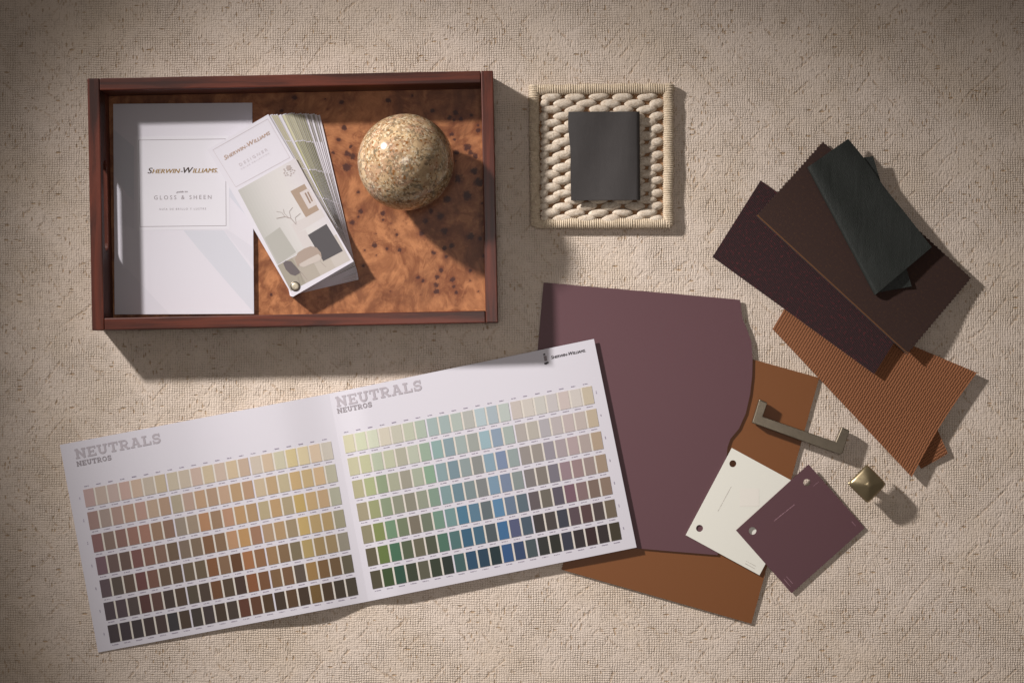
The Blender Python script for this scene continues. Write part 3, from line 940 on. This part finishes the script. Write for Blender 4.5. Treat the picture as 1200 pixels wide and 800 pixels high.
def folded_sheet(name, a0, a1, top, bot, rad, n_t, mat, loc, label, cat, gap, foldside, thick=.0012, wav=0.0):
    """a sheet folded double: a0->a1 is the fold line (photo points, at its outer edge), top/bot give the free edges
    at both ends of the fold; heights are (z of lower layer, z of upper layer)"""
    z0, z1 = gap
    def prof(t):
        F = Vector(((1-t)*a0[0] + t*a1[0], (1-t)*a0[1] + t*a1[1]))
        E1 = Vector(((1-t)*top[0][0] + t*top[1][0], (1-t)*top[0][1] + t*top[1][1]))
        E0 = Vector(((1-t)*bot[0][0] + t*bot[1][0], (1-t)*bot[0][1] + t*bot[1][1]))
        zlo = (1-t)*z0[0] + t*z0[1]; zhi = (1-t)*z1[0] + t*z1[1]
        r = (zhi - zlo) / 2; zm = (zhi + zlo) / 2
        rpx = r * 1000 * 1.25
        pts = []
        dirn = (E1 - F).normalized()
        C = F + dirn * rpx
        for i in range(15):
            s = i / 14
            p = E1 * (1 - s) + C * s
            p = p + Vector((dirn.x, dirn.y)) * (.9 * math.sin(t * 5.3 + 1) + .5 * math.sin(t * 11)) * (1 - s)
            sag = -rad * (1 - s) ** 1.5 + wav * math.sin(s * 7 + t * 3)
            pts.append((p.x, p.y, zhi + sag * (1 if s < 1 else 0)))
        for i in range(1, 12):
            al = math.pi * i / 12
            p = C - dirn * (rpx * math.sin(al))
            pts.append((p.x, p.y, zm + r * math.cos(al)))
        d0 = (E0 - C)
        for i in range(9):
            s = i / 8
            p = C + d0 * s
            pts.append((p.x, p.y, zlo))
        return [W(*p) for p in pts]
    vs = []; fs = []; uv = []
    for k in range(n_t + 1):
        row = prof(k / n_t)
        m = len(row)
        for i, p in enumerate(row):
            vs.append(p); uv.append((i * 2.2, k / n_t * 120))
    for k in range(n_t):
        for i in range(m - 1):
            fs.append((k*m+i, k*m+i+1, (k+1)*m+i+1, (k+1)*m+i))
    o = mk(name, vs, fs, mat, None, sm=True, loc=loc, uvs=uv)
    fix_normals(o)
    md = o.modifiers.new("thickness", 'SOLIDIFY'); md.thickness = thick; md.offset = 0
    md = o.modifiers.new("crisp_edges", 'EDGE_SPLIT'); md.split_angle = math.radians(50)
    set_meta(o, label, cat)
    return o
M['charcoal'] = mat_leather("charcoal_suede", lin((70, 66, 65)), .7, 700, .25, .2)
folded_sheet("folded_fabric", (748.8, 131), (749.5, 234.3), ((667, 131.2), (668.6, 234.8)), ((669, 131.6), (670.6, 235)), .002, 30, M['charcoal'],
             W(708, 183, .011), "folded charcoal grey fabric laid on the cream woven sample", "fabric swatch", ((.0112, .0112), (.0188, .0188)), 1, .0016, .0009)

# ------------------------------------------------------------------ painted boards
o = prism("painted_board", [(658, 667), (738, 381), (960, 442.5), (880.5, 730.3)], .0012, .0026, M['rust'], loc=W(809, 555, 0))
set_meta(o, "glossy rust brown painted board under the aubergine board", "paint sample")
pb = [(637, 331), (700, 336.5), (790, 344.2), (867, 351.2), (868.5, 362), (870.5, 374), (875.5, 386), (880.5, 400), (882, 420), (881.5, 440), (879, 462), (874, 484), (866, 502), (856, 514), (852.5, 524), (841, 650), (780, 645), (700, 638), (611, 630)]
def curl(x, y):
    t = max(0, (x - 835) / 48)
    s = max(0, 1 - abs((y - 435) / 95)) ** 1.0
    return .004 * t * t * s * (1 if x > 835 else 0)
o = prism("painted_board", pb, .0031, .0046, M['purple'], loc=W(745, 490, 0))
set_meta(o, "large matt aubergine purple painted board, partly under the open white colour booklet", "paint sample")

# ------------------------------------------------------------------ sample cards with punched holes
o = thing("sample_card", "warm white sample card with two punched holes, half under the small aubergine card", "sample card", W(873, 598, .005))
WZ = .0062
def tiltw(x, y): return -.0011 * ((x - 803) * .5 + (y - 560)) / 150
card = prism("card", [(857.6, 524.6), (944, 571.6), (890, 673.6), (803.6, 626.6)], WZ - .0006, WZ, M['card_white'], o, holes=[circle(858.8, 543, 4.1), circle(819.8, 618.7, 4.1)], fz=tiltw)
vs = []; fs = []
vs += [W(x, y, WZ + .0001 + tiltw(x, y)) for x, y in [(867, 572), (889.5, 572), (889.5, 593), (867, 593)]]; fs.append((0, 1, 2, 3))
mk("printed_square", vs, fs, M['card_square'], card)
vs = []; fs = []
small_print(841.5, 599, 61.5, 33, .8, vs, fs, lambda a, b: WZ + .0001 + tiltw(a, b), 21)
small_print(874, 657, -28.5, 13, .7, vs, fs, lambda a, b: WZ + .0001 + tiltw(a, b), 22)
small_print(873, 660, -28.5, 13, .7, vs, fs, lambda a, b: WZ + .0001 + tiltw(a, b), 23)
mk("lettering", vs, fs, M['card_print'], card)
o = thing("sample_card", "small aubergine sample card with two punched holes, overlapping the warm white card", "sample card", W(938, 619, .006))
PZ = .0083
def tiltp(x, y): return -.0057 * ((x - 862) + (y - 621) * .9) / 150
card = prism("card", [(947.5, 543.8), (1013.4, 618.2), (927.6, 694.7), (862.5, 621)], PZ - .0006, PZ, M['purple'], o, holes=[circle(881.9, 621.6, 4.5), circle(945.6, 565, 4.3)], fz=tiltp)
vs = []; fs = []
zz = lambda a, b: PZ + .0001 + tiltp(a, b)
small_print(907.4, 610.4, 38.5, 31, 1.1, vs, fs, zz, 31)
small_print(953.5, 569.5, 40, 8, .8, vs, fs, zz, 32)
small_print(998, 611, -49, 7, .8, vs, fs, zz, 33)
small_print(921.5, 675.5, -49, 11, .9, vs, fs, zz, 34)
small_print(918.5, 678.5, -49, 12, .9, vs, fs, zz, 35)
small_print(917, 683, -49, 7, .9, vs, fs, zz, 36)
mk("lettering", vs, fs, M['purple_print'], card)

# ------------------------------------------------------------------ open colour booklet
book = thing("colour_booklet", "open white booklet with rows of small neutral paint colour chips, spread across the carpet", "booklet", W(405, 585, 0))
def interp(tab, u):
    for (a, za), (b_, zb) in zip(tab, tab[1:]):
        if u <= b_:
            t = (u - a) / (b_ - a); t = t * t * (3 - 2 * t)
            return za + (zb - za) * t
    return tab[-1][1]
LZ = [(-.01, .0012), (.45, .0030), (.80, .0092), (1.001, .0036)]
RZ = [(-.01, .0036), (.13, .0082), (.5, .0080), (1.01, .0092)]
PG = {'L': ((70, 521), (386, 461), (432, 704.1), (115, 764)), 'R': ((386, 461), (696, 397), (746, 641), (431.9, 704))}
def page_uv(pg, x, y):
    A, B, C, D = PG[pg]
    u, v = .5, .5
    for _ in range(6):
        fx = (1-u)*(1-v)*A[0] + u*(1-v)*B[0] + u*v*C[0] + (1-u)*v*D[0] - x
        fy = (1-u)*(1-v)*A[1] + u*(1-v)*B[1] + u*v*C[1] + (1-u)*v*D[1] - y
        ax = (1-v)*(B[0]-A[0]) + v*(C[0]-D[0]); ay = (1-v)*(B[1]-A[1]) + v*(C[1]-D[1])
        bx = (1-u)*(D[0]-A[0]) + u*(C[0]-B[0]); by = (1-u)*(D[1]-A[1]) + u*(C[1]-B[1])
        det = ax * by - bx * ay
        u -= (fx * by - bx * fy) / det; v -= (ax * fy - fx * ay) / det
    return u, v
def page_z(pg, u, v):
    z = interp(LZ if pg == 'L' else RZ, u)
    if pg == 'L': z += .0022 * max(0, v - .5) * 2 * max(0, u - .4) * (1 if u < 1 else 0) * (1 - max(0, (u - .85) / .15))
    return z
def zp(pg, dz=0.0):
    def f_(x, y):
        u, v = page_uv(pg, x, y)
        return page_z(pg, u, v) + dz
    return f_
pages = {}
for pg in 'LR':
    A, B, C, D = PG[pg]
    P = quadmap(A, B, C, D, (0, 0, 0, 0), lambda u, v, pg=pg: page_z(pg, u, v))
    pages[pg] = grid_sheet("page", P, 60, 10, .0007, M['paper'], book, sm=True)
slab_text("heading", "NEUTRALS", 89, 537.6, 11.6, 10.9, 102, M['heading'], pages['L'], zp('L', .00026))
slab_text("subheading", "NEUTROS", 90.2, 546.3, 5.9, 10.9, 41.5, M['subheading'], pages['L'], zp('L', .00026))
slab_text("heading", "NEUTRALS", 394.8, 476.9, 12.2, 11.4, 102.5, M['heading'], pages['R'], zp('R', .00026))
slab_text("subheading", "NEUTROS", 395.6, 484.4, 5.9, 11.4, 41.5, M['subheading'], pages['R'], zp('R', .00026))
font_mesh("lettering", [("S", 5.4), ("HERWIN", 4.3), ("-", 5), ("W", 5.4), ("ILLIAMS.", 4.3)], 645.5, 420.6, 12, M['ink'], pages['R'], zp('R', .00026), shear=.25, bold=.12, width=41.5)
vs = []; fs = []
zr = zp('R', .00026)
def ap(pts, k=0):
    b0 = len(vs)
    vs.extend(W(x, y, zr(x, y) + k * 1e-5) for x, y in pts)
    fs.append(tuple(range(b0, b0 + len(pts))))
ap([(636.4, 414.6), (638.6, 413.9), (639.2, 415.6), (637, 416.4)])
ap([(637.6, 425.0), (642.6, 423.4), (643.1, 425.0), (640, 427.0), (638, 426.8)], 1)
mk("emblem", vs, fs, M['ink'], pages['R'])
vs = []; fs = []
ap([(636.9, 417), (640.4, 416.6), (641.3, 422.4), (638.2, 423.4)], 0)
mk("emblem", vs, fs, M['ink_mid'], pages['R'])

CL = [
 [(160,130,122),(163,141,125),(164,140,128),(168,136,122),(172,145,122),(166,150,130),(168,148,118),(170,155,130),(172,155,133),(176,150,132),(178,158,125),(178,155,135),(184,160,125),(176,150,125),(184,168,148),(188,163,132),(184,175,145),(193,173,120),(200,182,138),(200,175,143),(188,178,160)],
 [(135,105,95),(138,118,106),(145,116,102),(150,118,98),(156,120,104),(156,130,106),(150,120,95),(150,135,110),(160,132,113),(164,130,97),(155,125,98),(170,137,108),(165,132,92),(165,130,98),(180,158,125),(172,142,100),(174,158,120),(184,152,98),(184,157,106),(194,162,118),(172,166,140)],
 [(115,80,76),(112,90,78),(116,84,74),(128,90,76),(138,96,78),(130,100,76),(122,92,74),(130,115,98),(138,118,96),(158,112,74),(138,108,80),(164,122,92),(166,128,82),(158,125,85),(164,146,108),(170,135,88),(158,140,105),(178,148,78),(182,150,98),(180,148,105),(162,160,135)],
 [(98,72,76),(90,70,64),(88,68,60),(104,68,62),(112,78,64),(112,84,68),(96,76,58),(110,92,76),(112,92,72),(115,80,52),(120,92,66),(165,122,84),(168,125,70),(145,105,78),(158,128,95),(162,130,88),(145,125,92),(180,150,82),(170,142,88),(168,140,88),(150,142,112)],
 [(78,62,64),(74,62,54),(80,62,52),(92,56,52),(102,68,56),(90,70,54),(84,66,50),(92,76,58),(94,78,58),(116,74,42),(118,88,62),(92,60,36),(148,96,54),(132,92,58),(142,108,68),(122,94,62),(116,102,74),(165,140,80),(150,124,76),(148,124,82),(140,132,112)],
 [(64,52,54),(68,54,56),(68,56,52),(74,46,42),(80,56,48),(62,50,44),(72,56,44),(74,64,50),(70,56,46),(98,64,38),(78,62,46),(68,50,42),(124,74,40),(110,72,44),(116,86,54),(112,80,52),(88,74,62),(148,112,56),(118,86,48),(108,82,50),(96,88,66)],
 [(56,46,46),(54,44,46),(52,44,44),(56,44,42),(62,48,44),(50,46,46),(66,52,40),(58,50,44),(60,50,48),(64,50,38),(66,54,46),(88,52,38),(90,58,38),(76,56,36),(66,52,40),(86,62,40),(68,52,38),(110,82,36),(74,56,36),(66,56,42),(72,64,50)]]
CR = [
 [(205,196,160),(200,202,168),(204,206,180),(208,196,175),(194,188,168),(188,190,165),(172,184,165),(160,178,175),(158,176,174),(176,186,176),(182,180,172),(178,195,200),(168,182,190),(188,196,188),(205,190,180),(212,200,188),(206,200,190),(204,194,192),(212,192,184),(216,204,194),(208,190,160)],
 [(192,184,146),(186,184,140),(178,186,158),(188,188,156),(175,170,148),(182,186,164),(150,172,148),(138,170,166),(135,158,166),(160,174,170),(160,164,156),(150,182,192),(140,160,182),(168,180,172),(182,170,162),(188,178,164),(182,174,178),(194,180,178),(200,180,176),(200,182,172),(202,180,148)],
 [(176,166,124),(166,172,118),(140,156,118),(166,166,138),(158,150,132),(166,172,148),(132,166,136),(134,160,164),(118,144,156),(142,156,156),(142,142,138),(134,164,182),(124,142,176),(150,164,162),(156,144,138),(160,148,138),(156,146,156),(176,158,162),(186,160,160),(184,164,156),(188,160,130)],
 [(160,146,114),(150,152,100),(136,150,116),(142,142,120),(140,134,116),(146,150,128),(126,152,132),(124,154,156),(104,136,150),(126,142,144),(130,132,132),(118,152,178),(120,136,166),(138,148,146),(134,124,122),(136,124,114),(126,118,130),(160,130,138),(164,132,132),(164,140,134),(172,144,118)],
 [(142,132,100),(126,136,66),(108,144,108),(114,126,92),(124,112,94),(112,120,98),(110,146,126),(110,148,148),(66,122,152),(84,126,152),(100,112,116),(84,136,176),(104,124,150),(92,110,122),(106,92,94),(116,106,94),(98,88,102),(132,92,106),(144,112,112),(134,108,94),(150,122,102)],
 [(98,88,64),(98,118,48),(64,112,82),(88,98,70),(108,102,78),(82,86,66),(72,116,96),(74,116,116),(48,100,130),(62,106,132),(82,92,98),(50,110,160),(86,92,130),(76,94,110),(70,62,62),(82,72,68),(66,68,82),(98,76,84),(98,68,68),(88,72,70),(122,104,82)],
 [(84,76,56),(62,82,44),(44,84,66),(62,70,50),(96,92,72),(56,66,48),(46,54,48),(62,98,98),(38,80,112),(36,70,94),(36,56,62),(46,90,142),(54,76,114),(74,88,94),(56,56,54),(50,50,42),(60,62,78),(60,50,52),(66,42,42),(60,48,48),(72,62,42)]]
GEO = {'L': ((97.2, 573.6), (13.94, -2.73), (4.77, 26.5)), 'R': ((401.5, 510.4), (14.0, -2.81), (5.31, 26.5))}
def paper_photo(pg, c, r):
    u, v = c / 20, r / 6
    if pg == 'L': q = ((182, 170, 174), (204, 194, 200), (212, 203, 210), (158, 145, 148))
    else: q = ((214, 207, 216), (226, 220, 226), (228, 221, 228), (216, 209, 218))
    w = ((1-u)*(1-v), u*(1-v), u*v, (1-u)*v)
    return tuple(sum(w[k] * lin1(q[k][i]) for k in range(4)) for i in range(3))
def chip_quad(pg, c, r):
    (x0, y0), (cx, cy), (rx, ry) = GEO[pg]
    x, y = x0 + c * cx + r * rx, y0 + c * cy + r * ry
    return (x, y), (x + 11.7, y - 2.3), (x + 15.2, y + 18.15), (x + 3.5, y + 20.45)
chips = []
for pg, tab in (('L', CL), ('R', CR)):
    for r in range(7):
        for c in range(21):
            pw = paper_photo(pg, c, r)
            alb = tuple(min(.85, max(.010, lin1(v) / pw[i] * PAPER_ALB[i])) for i, v in enumerate(tab[r][c]))
            gy = .3 * alb[0] + .6 * alb[1] + .1 * alb[2]
            alb = tuple(a * .85 + gy * .15 for a in alb)
            if pg == 'R': alb = tuple(a * .92 + gy * .08 for a in alb)
            if pg == 'L': alb = (alb[0], alb[1] * .96, alb[2])
            chips.append((pg, c, r, alb))
def chip_geo(pg, c, r, dz):
    A, B, C, D = chip_quad(pg, c, r)
    K = 6; vs = []; fs = []
    f_ = zp(pg, dz)
    for i in range(K + 1):
        t = i / K
        for (p, q) in ((A, B), (D, C)):
            x, y = p[0] * (1 - t) + q[0] * t, p[1] * (1 - t) + q[1] * t
            v = W(x, y, f_(x, y))
            vs.append(v); vs.append(v - Vector((0, 0, dz)))
    # per station: 0 top edge upper, 1 its foot, 2 bottom edge upper, 3 its foot
    for i in range(K):
        a, b2 = 4 * i, 4 * i + 4
        fs += [(a, a + 2, b2 + 2, b2), (a + 1, b2 + 1, b2 + 3, a + 3), (a, b2, b2 + 1, a + 1), (a + 2, a + 3, b2 + 3, b2 + 2)]
    e = 4 * K
    fs += [(0, 1, 3, 2), (e, e + 2, e + 3, e + 1)]
    return vs, fs
def chip_mat(alb):
    b = NB("paint_chip_colour")
    n1 = b.noise(b.coord(), 900, 3, .6)
    b.base(b.mix(n1.outputs[0], tuple(x * .95 for x in alb), tuple(min(1, x * 1.05) for x in alb)))
    b.rough(.5); b.spec(.25)
    return b.m
# the hundred chips nearest the middle of the picture are parts, the others one mesh
def cdist(ch):
    q = chip_quad(*ch[:3]); return math.hypot(q[0][0] - 600, q[0][1] - 400)
chips.sort(key=cdist)
for pg, c, r, alb in chips[:100]:
    v_, f_ = chip_geo(pg, c, r, .00035)
    mk("paint_chip", v_, f_, chip_mat(alb), pages[pg])
vs = []; fs = []; fm = []; mats = []
for k, (pg, c, r, alb) in enumerate(chips[100:]):
    v_, f_ = chip_geo(pg, c, r, .00035)
    b0 = len(vs); vs += v_; fs += [tuple(b0 + i for i in q) for q in f_]
    mats.append(chip_mat(alb)); fm += [k] * len(f_)
o = mk("paint_chips", vs, fs, None, book, mats=mats, fm=fm)
o["kind"] = "stuff"
# cream carrier strips glued behind each run of chips, and the small codes
for pg in 'LR':
    vs = []; fs = []
    for r in range(7):
        for c0, c1 in ((0, 6), (7, 13), (14, 20)):
            A = chip_quad(pg, c0, r)[0]; B = chip_quad(pg, c1, r)[1]; C = chip_quad(pg, c1, r)[2]; D = chip_quad(pg, c0, r)[3]
            n = 70; b0 = len(vs); f_ = zp(pg, .00014)
            for i in range(n + 1):
                t = i / n
                x, y = A[0]*(1-t) + B[0]*t, A[1]*(1-t) + B[1]*t
                vs.append(W(x, y, f_(x, y)))
                x, y = D[0]*(1-t) + C[0]*t, D[1]*(1-t) + C[1]*t
                vs.append(W(x, y, f_(x, y)))
            for i in range(n): fs.append((b0+2*i, b0+2*i+1, b0+2*i+3, b0+2*i+2))
    mk("chip_carrier", vs, fs, M['cream_strip'], pages[pg])
    vs = []; fs = []
    zs_ = zp(pg, .00026)
    a_ = 11.1 if pg == 'L' else 11.35
    for r in range(7):
        for c in range(21):
            A, B, C, D = chip_quad(pg, c, r)
            small_print(D[0] + 2.4, D[1] + 2.8, a_, 7.2, .95, vs, fs, zs_, r * 50 + c)
            if r == 0:
                small_print(A[0] + 1.6, A[1] - 3.4, a_, 5.2, 1.15, vs, fs, zs_, 900 + c)
        if pg == 'L':
            A = chip_quad(pg, 0, r)[0]; small_print(A[0] - 3.2, A[1] + 11, 101, 3.2, 1.0, vs, fs, zs_, 700 + r)
        else:
            B = chip_quad(pg, 20, r)[1]; small_print(B[0] + 6.2, B[1] + 9, 101, 3.0, 1.0, vs, fs, zs_, 800 + r)
    mk("chip_codes", vs, fs, M['ink_small'], pages[pg])

# ------------------------------------------------------------------ fabric swatches
M['orange'] = mat_fabric("rust_ribbed_weave", lin((74, 46, 31)), lin((148, 97, 67)), 3.3, ribs=True, depth=.0009)
M['maroon'] = mat_fabric("maroon_tweed", lin((40, 31, 33)), lin((68, 47, 48)), 1.8, fleck=lin((108, 46, 50)), amount=.6, depth=.0005)
M['brown'] = mat_fabric("dark_brown_velvet", lin((52, 38, 35)), lin((70, 50, 44)), 1.1, fleck=lin((88, 62, 42)), amount=.4, depth=.0003, spec=.15)
M['leather'] = mat_leather("green_black_leather", lin((43, 46, 43)), .5, 620, .35, .4)
def zigzag(P, nu, nv, amp_px, edges):
    def Q(u, v):
        p = P(u, v)
        i, j = round(u * nu), round(v * nv)
        c = P(.5, .5)
        hit = False
        if 'u0' in edges and i == 0 and j % 2: hit = True
        if 'v0' in edges and j == 0 and i % 2: hit = True
        if 'u1' in edges and i == nu and j % 2: hit = True
        if 'v1' in edges and j == nv and i % 2: hit = True
        if hit:
            d = (c - p); d.z = 0; d.normalize()
            p = p + d * amp_px * .001
        return p
    return Q
# rust weave: A left, B bottom corner, C right corner, D top-left hidden run
def zo(u, v): return .0028 * math.sin(math.pi * u) * math.sin(math.pi * min(1, v * 1.0)) + .0015 * math.sin(5 * u + 2 * v)
P = quadmap((905.5, 385.5), (1068.5, 558.6), (1144.8, 436.5), (929, 346), (.0055, .0115, .0070, .0045), zo)
def Pc(u, v, P=P):
    p = P(u, v)
    if u > .8:                                   # the free end bows out a little
        s = (u - .8) / .2
        p = p + Vector((.0028, -.0020, 0)) * math.sin(math.pi * v) * s * -1.0
    return p
o = thing("fabric_swatch", "rust orange ribbed woven swatch, lowest of the pile of cloth swatches", "fabric swatch", W(1020, 440, 0), "cloth swatches in the fanned pile")
grid_sheet("cloth", Pc, 60, 44, .0018, M['orange'], o, lu=236, lv=142)
P = quadmap((1060, 520), (1080, 549), (1110.8, 531), (1094, 492), (.0030, .0030, .0045, .0055))
grid_sheet("folded_under_layer", P, 10, 10, .0015, M['orange'], o, lu=40, lv=40)
def zm(u, v): return .0015 * math.sin(math.pi * u)
P = quadmap((835, 301), (1024.5, 438), (1081, 348), (891.5, 211.5), (.0035, .0160, .0100, .0040), zm)
o = grid_sheet("fabric_swatch", P, 60, 36, .0018, M['maroon'], None, loc=W(955, 325, 0), lu=233, lv=106)
set_meta(o, "maroon flecked tweed swatch between the rust weave and the dark brown swatch", "fabric swatch", "cloth swatches in the fanned pile")
def zb(u, v): return .0032 * math.sin(math.pi * u) + .0008 * math.sin(6 * v)
P = quadmap((886, 252.5), (1063.5, 415.5), (1138.8, 326), (964.2, 165.6), (.0072, .0185, .0095, .0062), zb)
P = zigzag(P, 78, 50, 1.7, ('u0', 'u1', 'v1'))
o = grid_sheet("fabric_swatch", P, 78, 50, .0016, M['brown'], None, loc=W(1010, 290, 0), lu=241, lv=117)
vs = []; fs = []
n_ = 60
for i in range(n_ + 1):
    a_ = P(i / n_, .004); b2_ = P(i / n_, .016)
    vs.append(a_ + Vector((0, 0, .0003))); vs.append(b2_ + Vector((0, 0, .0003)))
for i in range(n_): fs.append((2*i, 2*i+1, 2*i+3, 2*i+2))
mk("lit_selvage", vs, fs, plain("tan_lit_selvage", lin((104, 72, 50)), .9, .1, var=.2, scale=90), o)  # selvage strip in lighter tan: the lit edge is put into its colour
set_meta(o, "dark brown plush swatch with pinked edges, under the green-black leather", "fabric swatch", "cloth swatches in the fanned pile")
folded_sheet("fabric_swatch", (946.5, 196), (1025.5, 345.5), ((993, 163.4), (1092.3, 289.3)), ((1023, 183.2), (1068.3, 335.5)), .0056, 40, M['leather'],
             W(1015, 255, .012), "green-black leather swatch folded over itself, topmost of the pile", "fabric swatch", ((.0130, .0165), (.0195, .0235)), -1, .0014, .0007)["group"] = "cloth swatches in the fanned pile"

# ------------------------------------------------------------------ brass hardware
M['brass'] = mat_metal("antique_brass", (.36, .285, .17), .30)
M['bronze'] = mat_metal("brushed_bronze", (.21, .175, .13), .36, .14)
HZ = .0135
hp = [(881.6, 495.4), (890.2, 467.6), (899.4, 471.6), (893.8, 487.8), (979.4, 517.6), (986.8, 500.2), (996, 504.4), (987.4, 531.4), (983.5, 532.4)]
o = prism("bar_pull", hp, .0052, HZ, M['bronze'], loc=W(935, 500, 0))
set_meta(o, "brushed bronze bar pull handle lying half on the rust board and half on carpet", "cabinet handle")
bevel(o, .0011, 3)
knob = thing("cabinet_knob", "square brass pyramid-topped cabinet knob standing on the carpet", "cabinet knob", W(1014, 566, 0))
kc = W(1016.2, 566.6, .024)
def lathe(name, prof, c, mat, parent, n=32):
    vs = []; fs = []
    for r, z in prof:
        for i in range(n):
            a = 2 * math.pi * i / n
            vs.append(Vector((c.x + r * math.cos(a), c.y + r * math.sin(a), z)))
    for k in range(len(prof) - 1):
        for i in range(n):
            fs.append((k*n+i, k*n+(i+1) % n, (k+1)*n+(i+1) % n, (k+1)*n+i))
    fs.append(tuple(reversed(range(n)))); fs.append(tuple((len(prof)-1)*n+i for i in range(n)))
    return fix_normals(mk(name, vs, fs, mat, parent, sm=True))
lathe("stem", [(.0085, .0005), (.0085, .0020), (.0062, .0032), (.0050, .006), (.0048, .012), (.0060, .0165), (.0085, .0192)], kc, M['brass'], knob)
kq = [W(1016.3, 543.4, .021), W(1039.4, 567, .021), W(1016.8, 590, .021), W(993.2, 566.6, .021)]
N = 28
vs = []; fs = []
for side in (0, 1):
    for j in range(N + 1):
        for i in range(N + 1):
            a, b_ = -1 + 2 * i / N, -1 + 2 * j / N
            # slightly rounded corners
            rr = 1 - .05 * (abs(a) * abs(b_)) ** 6
            u, v = (a * rr + 1) / 2, (b_ * rr + 1) / 2
            p = kq[0].lerp(kq[1], u).lerp(kq[3].lerp(kq[2], u), v)
            m_ = (abs(a) ** 9 + abs(b_) ** 9) ** (1 / 9)
            ms = (abs(a) ** 4.0 + abs(b_) ** 4.0 + .0006) ** (1 / 4.0)
            if side == 0:
                e = max(0, (m_ - .9) / .1)
                z = .0205 + .0100 * (1 - min(1, ms / 1.19) ** 1.25) - .0016 * min(1.4, e) ** 2
            else:
                z = .0188 + .0006 * min(1, m_)
            vs.append(Vector((p.x, p.y, z)))
n1 = (N + 1) ** 2
I = lambda i, j: j * (N + 1) + i
for j in range(N):
    for i in range(N):
        q = (I(i, j), I(i + 1, j), I(i + 1, j + 1), I(i, j + 1))
        fs.append(q); fs.append(tuple(n1 + k for k in reversed(q)))
rim = [I(i, 0) for i in range(N)] + [I(N, j) for j in range(N)] + [I(i, N) for i in range(N, 0, -1)] + [I(0, j) for j in range(N, 0, -1)]
for k in range(len(rim)):
    a, b_ = rim[k], rim[(k + 1) % len(rim)]
    fs.append((a, b_, n1 + b_, n1 + a))
fix_normals(mk("head", vs, fs, M['brass'], knob, sm=True))
